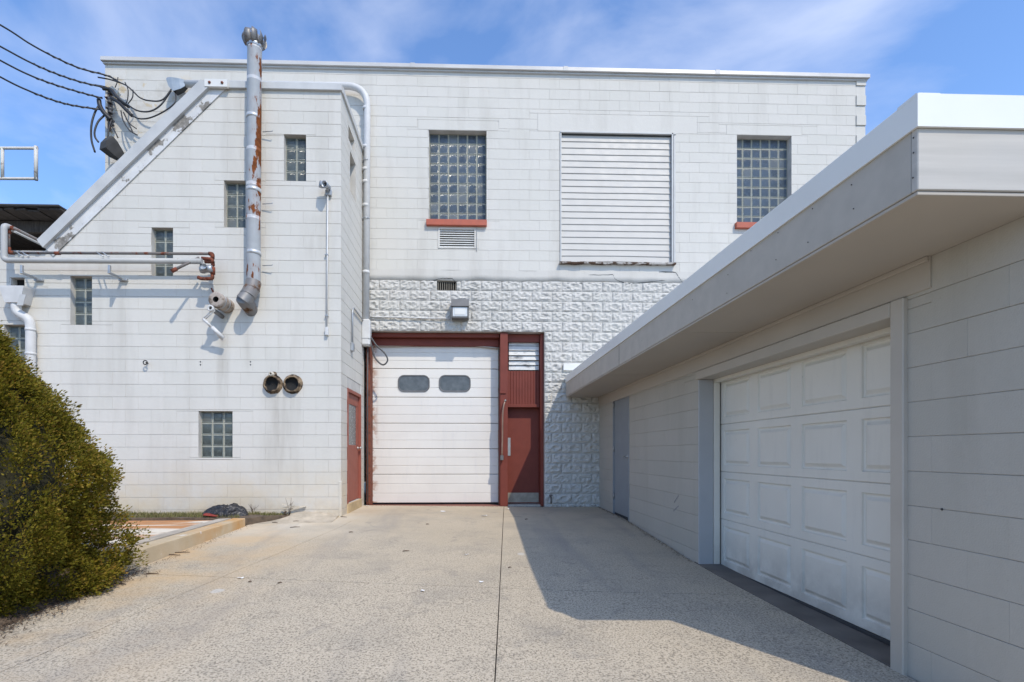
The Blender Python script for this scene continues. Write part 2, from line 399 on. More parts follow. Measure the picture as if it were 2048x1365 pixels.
def mk_ohdoor():
    t = NT('overhead_door_paint'); X, Y, Z = t.xyz()
    c = t.mix(t.ramp(t.noise(1.6, 5), .3, .7), (.68, .65, .60), (.73, .705, .655))
    c = t.mix(t.ramp(t.noise(2.2, 6, .65, stretch=(3, 1, .5)), .55, .78, 0, .4), c, (.56, .555, .55))
    ed = t.math('MAXIMUM', t.ramp(X, -1.87, -2.0), t.ramp(X, .56, .64))
    c = t.mix(t.math('MULTIPLY', ed, t.ramp(t.noise(6, 5, .65), .46, .58, 0, .9)), c, (.33, .14, .06))
    c = t.mix(t.ramp(t.noise(5, 6, .7, stretch=(1, 1, 2.5)), .69, .74, 0, .55), c, (.50, .30, .14))
    t.bump(t.noise(18, 3), .1, .004); return t.out(c, .5, 0, .4)
M['ohdoor'] = mk_ohdoor()
M['slat'] = simple('vinyl_slat', (.51, .49, .452), .55, .06, 4, bump=.05)
def mk_ground():
    t = NT('open_ground'); c = t.mix(t.ramp(t.noise(.6, 6, .6), .3, .7), (.15, .125, .085), (.23, .20, .15)); t.bump(t.noise(14, 4), .5, .02); return t.out(c, .95, 0, .2)
M['ground'] = mk_ground()

# ------------------------------------------------------------------ walls of laid blocks
BH, BL = .2032, .4064
class Frame:
    """u runs along the wall, d points out of it"""
    def __init__(s, kind, plane): s.k = kind; s.p = plane
    def __call__(s, u, d, z):
        if s.k == 'front': return Vector((u, s.p - d, z))
        if s.k == 'garage': return Vector((s.p - d, u, z))
        return Vector((s.p + d, u, z))
CACHE = {}
def block_mesh(fr, w, h, proud=0.0, mat=None):
    key = (fr.k, round(w, 3), round(h, 3), round(proud, 3), mat.name)
    if key in CACHE: return CACHE[key]
    g = Frame(fr.k, 0.0); mb = MB(); b = .0018; c = .0003 if fr.k == 'garage' else .0005
    o = [(0, 0), (w, 0), (w, h), (0, h)]; i = [(c, b), (w - c, b), (w - c, h - b), (c, h - b)]
    vs = [g(u, -.02, z) for u, z in o] + [g(u, proud - .0016, z) for u, z in o] + [g(u, proud, z) for u, z in i]
    fs = [(8, 9, 10, 11)] + [(4+k, 4+(k+1) % 4, 8+(k+1) % 4, 8+k) for k in range(4)] + [(k, (k+1) % 4, 4+(k+1) % 4, 4+k) for k in range(4)]
    mb.add(vs, fs); CACHE[key] = mb.mesh('block', mat); return CACHE[key]
ROCKV = {}
def rock_mesh(fr, w, h, var, mat):
    key = (round(w, 2), round(h, 3), var)
    if key in ROCKV: return ROCKV[key]
    g = Frame(fr.k, 0.0); mb = MB(); nx, nz = max(4, int(16 * w / .4)), 9
    vs = []
    for j in range(nz + 1):
        for i in range(nx + 1):
            u, z = w * i / nx, h * j / nz
            e = min(min(u, w - u) / .022, min(z, h - z) / .016); e = max(0, min(1, e))
            q = Vector((u * 9 + var * 13.1, z * 11 + var * 3.7, var * 5.3))
            s1 = abs(mnoise.noise(q * 1.1)) ; s2 = mnoise.noise(q * 2.2 + Vector((7, 1, 3)))
            big = math.exp(-(((u / w - .64) / .25) ** 2 + ((z / h - .46) / .36) ** 2))
            ring = math.exp(-((math.hypot((u / w - .62) / .26, (z / h - .5) / .30) - 1) / .35) ** 2)
            left = math.exp(-(((u / w - .18) / .14) ** 2 + ((z / h - .55) / .5) ** 2))
            s3 = mnoise.noise(q * 4.6 + Vector((2, 8, 1)))
            d = .006 + (.010 + .010 * ((var * 7) % 3) / 2) * ring + .010 * left + .020 * s2 + .026 * s1 + .005 * s3 - .006 * big
            vs.append(g(u, -.004 + e * max(-.002, d), z))
    fs = [(j*(nx+1)+i, j*(nx+1)+i+1, (j+1)*(nx+1)+i+1, (j+1)*(nx+1)+i) for j in range(nz) for i in range(nx)]
    mb.add(vs, fs)
    ROCKV[key] = mb.mesh('rock_block', mat); return ROCKV[key]

def cut_intervals(a, b, holes):
    iv = [(a, b)]
    for h0, h1 in holes:
        nv = []
        for p, q in iv:
            if h1 <= p or h0 >= q: nv.append((p, q)); continue
            if h0 > p: nv.append((p, h0))
            if h1 < q: nv.append((h1, q))
        iv = nv
    return iv
def lay(u0, u1, z0, z1, zc, holes, off=0.0, jh=.0036, jv=.0016, phase=0):
    """rectangles (u0,u1,z0,z1) of blocks in running bond; zc = any bed joint height"""
    out = []; k0 = math.floor((z0 - zc) / BH + 1e-6); k1 = math.ceil((z1 - zc) / BH - 1e-6)
    for k in range(k0, k1):
        a, b = max(z0, zc + k * BH), min(z1, zc + (k + 1) * BH)
        st = off + (BL / 2 if (k + phase) % 2 else 0); n0 = math.floor((u0 - st) / BL); n1 = math.ceil((u1 - st) / BL)
        for n in range(n0, n1):
            p0, q0 = max(u0, st + n * BL), min(u1, st + (n + 1) * BL)
            near = [h for h in holes if h[0] < q0 - .004 and h[1] > p0 + .004]
            cuts = sorted({a, b} | {z for h in near for z in (h[2], h[3]) if a + .02 < z < b - .02})
            for za, zb in zip(cuts, cuts[1:]):
                hs = [(h[0], h[1]) for h in near if h[2] < zb - .005 and h[3] > za + .005]
                for p, q in cut_intervals(p0, q0, hs):
                    if q - p > .03: out.append((p + jv/2, q - jv/2, za + jh/2, zb - jh/2, k))
    return out
def backing(mb, fr, u0, u1, z0, z1, holes, d=-.007, clip=None):
    us = sorted({u0, u1} | {h[i] for h in holes for i in (0, 1) if u0 < h[i] < u1}); zs = sorted({z0, z1} | {h[i] for h in holes for i in (2, 3) if z0 < h[i] < z1})
    for a, b in zip(us, us[1:]):
        for c, e in zip(zs, zs[1:]):
            if any(h[0] < (a+b)/2 < h[1] and h[2] < (c+e)/2 < h[3] for h in holes): continue
            poly = [(a, c), (b, c), (b, e), (a, e)]
            if clip: poly = clip(poly)
            if len(poly) > 2: mb.add([fr(u, d, z) for u, z in poly], [tuple(range(len(poly)))])
def reveal(mb, fr, hole, depth, front=0.0, sides='lrtb'):
    a, b, c, e = hole[:4]
    for ch, p, q in (('l', (a, c), (a, e)), ('r', (b, c), (b, e)), ('t', (a, e), (b, e)), ('b', (a, c), (b, c))):
        if ch in sides: mb.add([fr(p[0], front, p[1]), fr(q[0], front, q[1]), fr(q[0], -depth, q[1]), fr(p[0], -depth, p[1])], [(0, 1, 2, 3)])
def scr(fr, r):                                           # rough on-screen size, to rank pieces
    c = fr((r[0]+r[1])/2, 0, (r[2]+r[3])/2); d = (c - Vector((0, 0, H)))
    n = {'front': Vector((0,-1,0)), 'garage': Vector((-1,0,0)), 'side': Vector((1,0,0))}[fr.k]
    return abs(d.normalized().dot(n)) * (r[1]-r[0]) * (r[3]-r[2]) / d.length_squared
def place_blocks(items, limit, stuff_parent):
    """items: (frame, rect, proud, mat, parent). The largest are objects, the rest one mesh."""
    items = sorted(items, key=lambda t: -scr(t[0], t[1])); rest = {}
    for i, (fr, r, pr, mat, par) in enumerate(items):
        if i < limit: link('block', block_mesh(fr, r[1]-r[0], r[3]-r[2], pr, mat), par, fr(r[0], 0, r[2]))
        else: rest.setdefault((fr.k, mat.name), []).append((fr, r, pr, mat, par))
    for (k, mn), lst in rest.items():
        mb = MB(); b = .0018; c = .0005
        for fr, r, pr, mat, par in lst:
            o = [(r[0], r[2]), (r[1], r[2]), (r[1], r[3]), (r[0], r[3])]; i4 = [(r[0]+c, r[2]+b), (r[1]-c, r[2]+b), (r[1]-c, r[3]-b), (r[0]+c, r[3]-b)]
            vs = [fr(u, -.02, z) for u, z in o] + [fr(u, pr-.0016, z) for u, z in o] + [fr(u, pr, z) for u, z in i4]
            mb.add(vs, [(8, 9, 10, 11)] + [(4+q, 4+(q+1) % 4, 8+(q+1) % 4, 8+q) for q in range(4)] + [(q, (q+1) % 4, 4+(q+1) % 4, 4+q) for q in range(4)])
        mb.build('block_field', mat, stuff_parent, label='remaining painted blocks of the wall', kind='stuff')

GLC = {}
def glass_mesh(fr, w, h, mat):
    key = (fr.k, round(w, 3), round(h, 3), mat.name)
    if key in GLC: return GLC[key]
    g = Frame(fr.k, 0.0); mb = MB()
    prof = [(0.0, -.05), (.001, -.006), (.006, -.001), (.013, 0), (.016, -.003), (.024, .0015), (.042, .004)]
    rings = []
    for ins, d in prof:
        rings.append([g(ins, d, ins), g(w - ins, d, ins), g(w - ins, d, h - ins), g(ins, d, h - ins)])
    vs = [p for r in rings for p in r]
    for i in range(len(rings) - 1):
        mi = 1 if i < 4 else 0
        mb.add(vs[i*4:i*4+8], [(k, (k+1) % 4, 4+(k+1) % 4, 4+k) for k in range(4)], mi, i >= 4)
    mb.add(rings[-1], [(0, 1, 2, 3)], 0, True)
    GLC[key] = mb.mesh('glass_block', [mat, M['glass_edge']]); return GLC[key]
def glass_window(parent, fr, hole, nc, nr, recess, mat):
    a, b, c, e = hole[:4]; mb = MB(); p = fr(a, -recess - .012, c)
    vs = [fr(a, -recess-.010, c), fr(b, -recess-.010, c), fr(b, -recess-.010, e), fr(a, -recess-.010, e)]
    back = [fr(a, -recess-.06, c), fr(b, -recess-.06, c), fr(b, -recess-.06, e), fr(a, -recess-.06, e)]
    mb.add(vs + back, [(0,1,2,3), (4,5,6,7), (0,1,5,4), (1,2,6,5), (2,3,7,6), (3,0,4,7)])
    w = mb.build('window', M['mortar'], parent)
    cw, ch = (b - a) / nc, (e - c) / nr; j = .011
    for i in range(nc):
        for k in range(nr):
            link('glass_block', glass_mesh(fr, cw - j, ch - j, mat), w, fr(a + i*cw + j/2, -recess, c + k*ch + j/2))
    return w
def fhole(x0, y0, x1, y1, Y):
    a = onY(x0, y1, Y); b = onY(x1, y0, Y); return (a.x, b.x, a.z, b.z)

# ================================================================== GROUND
def patch(quad, name, mat, zf, n=14, m=14, parent=None, kind=None, thick=.12):
    """sheet over a plan quad (a,b,c,d) following a height function, with a skirt"""
    a, b, c, d = [Vector((*p, 0)) for p in quad]; vs = []; 
    for j in range(m + 1):
        for i in range(n + 1):
            s, t = i / n, j / m; p = a*(1-s)*(1-t) + b*s*(1-t) + c*s*t + d*(1-s)*t
            vs.append((p.x, p.y, zf(p.x, p.y)))
    fs = [(j*(n+1)+i, j*(n+1)+i+1, (j+1)*(n+1)+i+1, (j+1)*(n+1)+i) for j in range(m) for i in range(n)]
    rim = [i for i in range(n)] + [j*(n+1)+n for j in range(m)] + [m*(n+1)+i for i in range(n, 0, -1)] + [j*(n+1) for j in range(m, 0, -1)]
    base = len(vs); vs += [(vs[i][0], vs[i][1], vs[i][2] - thick) for i in rim]; L = len(rim)
    fs += [(rim[i], rim[(i+1) % L], base + (i+1) % L, base + i) for i in range(L)]
    mb = MB(); mb.add(vs, fs); return mb.build(name, mat, parent, kind=kind)
mb = MB(); mb.add([(-900, -900, -.75), (900, -900, -.75), (900, 900, -.75), (-900, 900, -.75)], [(0, 1, 2, 3)])
mb.build('ground', M['ground'], kind='structure')
# the driveway: a bedding sheet with slabs on it
drv = patch([(-3.55, -9), (7, -9), (7, 10.25), (-3.2, 10.25)], 'driveway', simple('joint_dirt', (.15, .13, .105), .9, .3, 8), lambda x, y: gz(x, y) - .03, 12, 30, kind='structure', thick=.3)
tag(drv, 'pale exposed aggregate concrete driveway')
xa = lambda y: .145 + (y - 2.9) * (.535 / 7.1)              # lengthwise joint
yb = lambda x: 5.0 - .085 * (x + 3.4)                       # cross joint
LX = lambda y: -3.42 + (0.40 * max(0, min(1, (y - 7.75) / .5)))
G = .004; YX = yb(xa(4.7))
def slab(q): patch(q, 'slab', M['drive'], gz, 22, 30, drv, thick=.05)
GC = .007; xq = lambda y: -2.66 + (y - 3.4) * .17          # second lengthwise joint, left
slab([(LX(5)+.02, yb(LX(5)) + GC), (xq(4.93) - G, yb(xq(4.93)) + GC), (xq(8.0) - G, 7.95), (-3.36, 7.75)])
slab([(xq(4.93) + G, yb(xq(4.93)) + GC), (xa(YX) - G, YX + GC), (xa(8.28) - G, 8.28), (xq(8.0) + G, 7.955)])
slab([(-3.36, 7.755), (xa(8.28) - G, 8.285), (xa(10) - G, 9.98), (-3.0, 9.98)])
slab([(xa(YX) + G, YX + GC), (2.585, yb(2.6) + GC), (2.585, 9.98), (xa(10) + G, 9.98)])
slab([(-3.6, -.2), (xq(-.2) - G, -.2), (xq(4.93) - G, yb(xq(4.93)) - GC), (-3.42, yb(-3.42) - GC)])
slab([(xq(-.2) + G, -.2), (xa(-.2) - G, -.2), (xa(YX) - G, YX - GC), (xq(4.93) + G, yb(xq(4.93)) - GC)])
slab([(xa(-.2) + G, -.2), (2.585, -.2), (2.585, yb(2.6) - GC), (xa(YX) + G, YX - GC)])
slab([(-3.6, -8.5), (6.8, -8.5), (6.8, -.21), (-3.6, -.21)])
slab([(2.595, -.2), (6.8, -.2), (6.8, 2.2), (2.595, 2.2)])
# apron under the garage door
patch([(2.59, 3.0), (3.2, 3.0), (3.2, 5.7), (2.59, 5.7)], 'door_apron', simple('oily_concrete', (.17, .15, .13), .85, .4, 4, bump=.3), lambda x, y: gz(2.585, y) + .006, 4, 12, kind='structure')
# soil bed left of the driveway, and grass strip at the wall foot
def soilz(x, y):
    e = max(0, min(1, (-3.3 - x) / .6)); base = gz(-3.4, y) * (1 - e) + (.03 - .05 * max(0, 5 - y)) * e
    return base + .022 * mnoise.noise(Vector((x * 3, y * 3, 0))) + .008
mb = MB(); vs = []; nu, nv = 70, 110
for j in range(nv + 1):
    y = -1 + 6.2 * j / nv; xe = -3.30 + .09 * mnoise.noise(Vector((y * 2.3, 0, 0))) + .05 * mnoise.noise(Vector((y * 8, 3, 0))) - .10 * max(0, min(1, (y - 4.6) / .4))
    for i in range(nu + 1):
        x = -12 + (xe + 12) * (1 - (1 - i / nu) ** 2.2); ed = min(1, (xe - x) / .12); vs.append((x, y, soilz(x, y) * ed + (gz(x, y) - .004) * (1 - ed)))
mb.add(vs, [(j*(nu+1)+i, j*(nu+1)+i+1, (j+1)*(nu+1)+i+1, (j+1)*(nu+1)+i) for j in range(nv) for i in range(nu)], 0, True); mb.build('soil_bed', M['soil'], kind='structure')
padz = lambda x, y: .068 + .004 * mnoise.noise(Vector((x, y, 3)))
patch([(-12, 5.6), (-3.60, 5.3), (-3.56, 7.62), (-12, 7.62)], 'concrete_pad', M['pad'], padz, 10, 8, kind='structure', thick=.4)
mb = MB(); mb.prism([(-3.60, 5.02, -.35), (-3.41, 5.0, -.35), (-3.41, 5.0, .078), (-3.60, 5.02, .078)], (0.055, 2.58, .026))
o = mb.build('kerb', M['kerb'], kind='structure'); tag(o, 'tan concrete kerb with rusty orange stains beside the driveway')
bv = o.modifiers.new('bevel', 'BEVEL'); bv.width = .012; bv.segments = 2
mb = MB(); mb.prism([(-3.80, 5.2, -.3), (-3.615, 5.2, -.3), (-3.615, 5.2, .088), (-3.80, 5.2, .080)], (.055, 2.36, .018))
mb.build('kerb_backing', M['concrete'], kind='structure')
def verge_z(x, y):
    r = max(0, min(1, (x + 3.5) / 1.3)); return .10 * (1 - r) + .055 * r + .014 * mnoise.noise(Vector((x * 4, y * 4, 1)))
patch([(-12, 7.63), (-3.40, 7.63), (-2.75, 8.27), (-12, 8.27)], 'verge_soil', M['soil'], verge_z, 80, 8, kind='structure', thick=.4)
def sand_z(x, y):
    return gz(x, y) + .002 + .085 * math.exp(-((x + 2.62) / .42) ** 2 - ((y - 8.25) / .22) ** 2) + .006 * mnoise.noise(Vector((x * 6, y * 6, 1)))
patch([(-3.3, 7.72), (-2.15, 7.85), (-2.15, 8.27), (-3.05, 8.27)], 'sand', simple('pale_sand', (.50, .43, .33), .95, .35, 5, bump=.5), sand_z, 16, 10, kind='structure', thick=.1)

# ================================================================== MAIN BUILDING
YM = 10.0; FM = Frame('front', YM); ZC = .053
XL, XR = onY(210, 300, YM).x, onY(1731, 300, YM).x
ZTOP = 8.70
bld = thing('warehouse', (XL, YM, 0), 'tall white painted concrete block warehouse behind the driveway', 'building')
hw1 = fhole(858, 262, 973, 441, YM); hw2 = fhole(1474, 272, 1583, 447, YM); hs = fhole(1120, 268, 1351, 526, YM)
hv = fhole(876, 457, 952, 497, YM); hg = fhole(874, 563, 913, 583, YM); hg = (hg[0], hg[1], ZC + 21 * BH + .004, ZC + 22 * BH - .004)
hd = (onY(738, 900, YM).x - .10, onY(1089, 900, YM).x, -.3, 3.507)
holes = [hw1, hw2, hs, hv]
ZB = ZC + 23 * BH                                           # plain block starts above the rendered band
ZR = ZC + 22 * BH
mb = MB(); backing(mb, FM, XL, XR, ZB, ZTOP, holes)
for h_, d_ in ((hw1, .14), (hw2, .14), (hs, .1), (hv, .08)): reveal(mb, FM, h_, d_)
# side, back and roof of the box
mb.add([(XL, YM+.007, -.3), (XL, 24, -.3), (XL, 24, ZTOP), (XL, YM+.007, ZTOP)], [(0, 1, 2, 3)])
mb.add([(XR, YM+.007, -.3), (XR, 24, -.3), (XR, 24, ZTOP), (XR, YM+.007, ZTOP)], [(0, 1, 2, 3)])
mb.add([(XL, YM, ZTOP-.3), (XR, YM, ZTOP-.3), (XR, 24, ZTOP-.3), (XL, 24, ZTOP-.3)], [(0, 1, 2, 3)])
mb.add([(XL, 24, -.3), (XR, 24, -.3), (XR, 24, ZTOP), (XL, 24, ZTOP)], [(0, 1, 2, 3)])
wall = mb.build('wall', M['joint'], bld)
# lintels over the glass block windows cover the courses there
lints = []
for h_ in (hw1, hw2):
    lints.append((h_[0] - .22, h_[1] + .22, h_[3] + .002, h_[3] + .20))
lints.append((hs[0] - .45, hs[1] + .45, hs[3] + .002, hs[3] + .36))
items = []
for r in lay(XL + .002, XR - .002, ZB, ZTOP, ZC, holes + lints, off=-.03):
    pr = random.choice((0, 0, 0, .0012, -.0012))
    items.append((FM, r, pr, M['block'], wall))
# last block of every second course stands proud at the right end
nit = []
for f, r, p, m, w in items:
    if r[1] > XR - .06 and r[4] % 2 == 0:
        c_ = XR - .20
        if r[0] < c_ - .04: nit.append((f, (r[0], c_ - .001, r[2], r[3]), 0, m, w)); r = (c_ + .001, r[1], r[2], r[3])
        p = .02
    nit.append((f, r, p, m, w))
items = nit
place_blocks(items, 300, wall)
for a, b, c, e in lints:
    mb = MB(); mb.box(a + .002, b - .002, YM - .0015, YM + .03, c + .002, e - .002, .003); mb.build('lintel', M['block'], bld)
# rendered band with cracks
mb = MB(); n = 260; top, bot = [], []
for i in range(n + 1):
    x = hd[0] + .1 + (XR - hd[0] - .1) * i / n
    top.append((x, YM - .0025, ZB + .012 + .03 * mnoise.noise(Vector((x * 1.3, 0, 0))))); bot.append((x, YM - .005, ZR - .006 + .035 * mnoise.noise(Vector((x * 2.6, 5, 0))) + .03 * mnoise.noise(Vector((x * .9, 9, 0)))))
vs = []
for t_, b_ in zip(top, bot): vs += [t_, ((t_[0]), YM - .006 + .003 * mnoise.noise(Vector((t_[0] * 3, 2, 0))), (t_[2] + b_[2]) / 2), b_, (b_[0], YM + .01, b_[2]), (t_[0], YM + .01, t_[2])]
for i in range(n):
    for k in range(4): mb.add([vs[i*5+k], vs[i*5+k+1], vs[i*5+5+k+1], vs[i*5+5+k]], [(0, 1, 2, 3)], 0, k < 2)
band = mb.build('render_band', M['render'], bld)
def crack(pts, w, par):
    mb = MB(); P = [onY(x, y, YM - .0095) for x, y in pts]; fine = []
    for p, q in zip(P, P[1:]):
        for t in range(5): fine.append(p.lerp(q, t / 5) + Vector((random.uniform(-.008, .008), 0, random.uniform(-.008, .008))))
    fine.append(P[-1]); prev = None
    for i, p in enumerate(fine):
        ww = w * (.4 + .6 * random.random()) * (1 if 0 < i < len(fine) - 1 else .2)
        cur = (p + Vector((0, 0, ww)), p - Vector((0, 0, ww)))
        if prev: mb.prism([prev[0], cur[0], cur[1], prev[1]], (0, .012, 0))
        prev = cur
    mb.build('crack', M['dark_gap'], par)
crack([(1178, 550), (1226, 550), (1230, 558), (1240, 564), (1262, 568), (1290, 565), (1330, 561)], .006, band)
crack([(1318, 544), (1352, 545)], .010, band); crack([(1352, 546), (1358, 556), (1366, 566)], .006, band)
crack([(1128, 567), (1160, 566), (1172, 570)], .004, band); crack([(862, 562), (886, 557), (905, 558), (912, 566)], .009, band)
# rock-faced blocks below
mb = MB(); backing(mb, FM, hd[0] - .3, XR, -.3, ZB, [hd, hg], d=-.009); reveal(mb, FM, hd, .45, 0, 'rt'); reveal(mb, FM, hg, .12)
rwall = mb.build('rock_face_wall', M['joint'], bld)
ritems = [r for r in lay(hd[0] - .02, XR - .01, -.05, ZR, ZC, [hd, hg], off=.02, jh=.008, jv=.006)
          if not (r[0] > 2.75 and r[3] < 2.45)]
for r in ritems:
    w_, h_ = r[1] - r[0], r[3] - r[2]
    if h_ < .06: continue
    link('rock_block', rock_mesh(FM, w_, h_, random.choice((0, 0, 0, 1, 1, 2, 3, 4, 5, 6, 7, 8)), M['rock']), rwall, FM(r[0], 0, r[2]))
# coping
mb = MB(); cy0, cy1 = YM - .075, YM + .25
mb.prism([(XL - .04, cy0, ZTOP + .012), (XL - .04, cy0 + .004, ZTOP + .085), (XL - .04, cy0 + .012, ZTOP + .092), (XL - .04, cy1, ZTOP + .11), (XL - .04, cy1, ZTOP + .02), (XL - .04, cy0 + .012, ZTOP + .008)], (XR - XL + .08, 0, 0))
cop = mb.build('coping', M['coping'], bld)
mb = MB(); mb.box(XL - .02, XR + .02, YM - .035, YM + .02, ZTOP - .026, ZTOP + .006, .004); mb.build('coping_board', M['flash'], cop)
for px in (520, 826, 1130, 1432):
    x = onY(px, 130, YM).x; mb = MB()
    mb.box(x - .045, x + .045, cy0 - .004, cy0 + .03, ZTOP + .006, ZTOP + .096, .003); mb.build('coping_joint', M['coping'], cop)
# glass block windows
w1 = glass_window(bld, FM, hw1, 6, 9, .13, M['glass']); w1['label'] = 'dark glass block window with a red sill above the vent'
w2 = glass_window(bld, FM, hw2, 6, 9, .13, M['glass']); w2['label'] = 'glass block window with a red sill above the garage roof'
for h_, w_ in ((hw1, w1), (hw2, w2)):
    mb = MB(); mb.box(h_[0] - .05, h_[1] + .005, YM - .075, YM + .128, h_[2] - .122, h_[2] - .004, .006); mb.build('sill', M['sill_red'], w_)
# window boarded up with siding
mb = MB(); a, b, c, e = hs
mb.box(a, a + .028, YM - .02, YM + .10, c, e, .003); mb.box(b - .085, b - .055, YM - .03, YM + .10, c, e, .003)
mb.box(b - .04, b - .002, YM - .015, YM + .10, c, e, .003); mb.box(a, b, YM - .03, YM + .1, e - .03, e, .003); mb.box(b - .054, b - .041, YM + .03, YM + .05, c, e)
mb.box(a, b, YM + .093, YM + .098, c, e)
sid = mb.build('boarded_window', M['flash'], bld, label='window opening covered with pale horizontal siding')
mb = MB(); n = 40
for i in range(n):
    x0, x1 = a - .02 + (b - a) * i / n, a - .02 + (b - a) * (i + 1) / n; z = c - .015 + .02 * mnoise.noise(Vector((i * .3, 4, 0)))
    mb.box(x0, x1, YM - .085 + .01 * mnoise.noise(Vector((i * .25, 1, 0))), YM + .04, z - .02, z + .012)
mb.build('bottom_board', worn('rotten_board', (.45, .43, .40), (.10, .06, .04), .8, .45, .52, 6), sid)
n = 20; ph = (e - .05 - (c + .02)) / n
sm = []
for i in range(n):
    z0 = c + .02 + i * ph; mb = MB(); sag = .012 * (i < 2); m_ = 10
    for k in range(m_):
        u0, u1 = a + .03 + (b - .09 - a - .03) * k / m_, a + .03 + (b - .09 - a - .03) * (k + 1) / m_
        f = lambda u: sag * math.sin(math.pi * (u - a) / (b - a)) * (2 - i) + .004 * mnoise.noise(Vector((u * 1.2, i * .4, 0)))
        P = [(0.026, 0), (0.0235, .004), (.038, ph * 1.0), (.075, ph * 1.04)]
        for (y0, q0), (y1, q1) in zip(P, P[1:]):
            mb.add([(u0, YM + y0, z0 + q0 + f(u0)), (u1, YM + y0, z0 + q0 + f(u1)), (u1, YM + y1, z0 + q1 + f(u1)), (u0, YM + y1, z0 + q1 + f(u0))], [(0, 1, 2, 3)])
        mb.add([(u0, YM + .026, z0 + f(u0)), (u1, YM + .026, z0 + f(u1)), (u1, YM + .075, z0 + f(u1)), (u0, YM + .075, z0 + f(u0))], [(0, 1, 2, 3)])
    mb.build('slat', M['slat'], sid)
mb = MB(); mb.box(a + .03, b - .09, YM + .01, YM + .09, e - .05, e - .032); mb.build('head_gap', M['dark_gap'], sid)
# louvred vent under the first window
mb = MB(); a, b, c, e = hv
mb.box(a, a + .035, YM - .012, YM + .07, c, e, .003); mb.box(b - .035, b, YM - .012, YM + .07, c, e, .003); mb.box(a + .035, b - .035, YM - .011, YM + .07, c, c + .02, .003); mb.box(a + .035, b - .035, YM - .011, YM + .07, e - .03, e, .003)
mb.box(a + .02, b - .02, YM + .066, YM + .07, c, e, mi=1)
vent = mb.build('wall_vent', [M['block'], M['void']], bld)
mb = MB(); mb.box(b + .012, b + .022, YM - .022, YM + .01, c - .05, e + .02, .002); mb.build('vent_edge', M['flash'], vent)
n = 8; ph = (e - .03 - c - .02) / n
for i in range(n):
    z = c + .02 + i * ph; mb = MB(); mb.prism([(a + .03, YM - .004, z + .003), (a + .03, YM - .004, z + .013), (a + .03, YM + .05, z + ph + .012), (a + .03, YM + .05, z + ph)], (b - a - .06, 0, 0)); mb.build('slat', M['white_metal'], vent)
# small grille in the rock-faced wall
mb = MB(); a, b, c, e = hg; mb.box(a, b, YM + .10, YM + .115, c, e)
gr = mb.build('air_grille', M['void'], bld)
for i in range(9):
    x = a + (b - a) * (i + .5) / 9; mb = MB(); mb.box(x - .006, x + .006, YM + .03, YM + .055, c, e, .002); mb.build('bar', worn('grille_bar', (.30, .27, .22), (.12, .09, .06), .8), gr)
# ---- doorway: overhead door, post, entry door
DX0, DX1 = hd[0], hd[1]; YD = YM + .33
px = lambda p: onY(p, 900, YM).x
mb = MB()
mb.box(DX0, px(999), YM + .13, YM + .5, 3.507 - .09, 3.500, .004); mb.box(DX0, px(999), YM + .26, YM + .5, 3.265, 3.507 - .095, .004)
hdr = mb.build('door_header', M['red'], bld)
mb = MB(); mb.box(px(1000.5), px(1016), YM + .035, YM + .42, 0.0, 3.498, .005); mb.box(px(999), px(1000.2), YM + .06, YM + .35, 0, 2.28, .002); mb.box(px(1000), px(1012), YM + .012, YM + .034, 2.27, 2.30, .003)
mb.build('door_post', M['red'], bld)
YP, YE = YM + .235, YM + .36
pp = lambda p, q: onY(p, 900, q).x
mb = MB(); mb.box(pp(1079, YP), DX1 - .003, YM + .09, YM + .45, 0, 3.498, .004); mb.box(px(1016.5), pp(1079, YP) - .003, YM + .17, YM + .4, 3.34, 3.497, .004)
mb.box(px(1016.5), pp(1079, YP) - .003, YM + .205, YM + .4, onY(1045, 815, YM + .2).z, onY(1045, 809, YM + .2).z, .004)
mb.build('door_frame', M['red'], bld)
mb = MB(); mb.box(DX0 - .02, px(1000), YM + .02, YM + .5, -.06, .012, .004); mb.build('threshold', simple('red_threshold', (.24, .10, .075), .8, .25, 6), bld)
secz = [onY(870, y, YD).z for y in (1006, 949, 898, 847, 795, 738, 690)]
od = thing_o = None
mb = MB(); mb.box(DX0, px(999), YD + .045, YD + .06, .02, 3.4); od = mb.build('overhead_door', M['dark_gap'], bld, label='white sectional overhead door with two rounded windows')
ox0, ox1 = onY(739, 900, YD).x - .08, onY(997.5, 900, YD).x - .0
for i in range(6):
    z0, z1 = secz[i] + .003, secz[i+1] - .003; mb = MB(); hh = z1 - z0
    P = [(.02, 0), (0, .006)]
    for k in (1/3, 2/3): P += [(0, hh * k - .009), (.007, hh * k - .005), (.007, hh * k + .003), (0, hh * k + .007)]
    P += [(0, hh - .012), (.008, hh - .003), (.04, hh)]
    bulge = (lambda x: 0.0)
    for (y0, q0), (y1, q1) in zip(P, P[1:]):
        mb.add([(ox0, YD + y0, z0 + q0), (ox1, YD + y0, z0 + q0), (ox1, YD + y1, z0 + q1), (ox0, YD + y1, z0 + q1)], [(0, 1, 2, 3)])
    mb.add([(ox0, YD+.04, z0), (ox0, YD, z0+.006), (ox0, YD, z1-.012), (ox0, YD+.04, z1)], [(0, 1, 2, 3)])
    mb.add([(ox1, YD+.04, z0), (ox1, YD, z0+.006), (ox1, YD, z1-.012), (ox1, YD+.04, z1)], [(0, 1, 2, 3)])
    mb.build('door_section', M['ohdoor'], od)
def rounded(cx, cz, w, h, r, y, n=6):
    out = []
    for sx, sz, a0 in ((1, 1, 0), (-1, 1, 90), (-1, -1, 180), (1, -1, 270)):
        for k in range(n + 1):
            a = math.radians(a0 + 90 * k / n); out.append(Vector((cx + sx * (w/2 - r) + r * math.cos(a), y, cz + sz * (h/2 - r) + r * math.sin(a))))
    return out
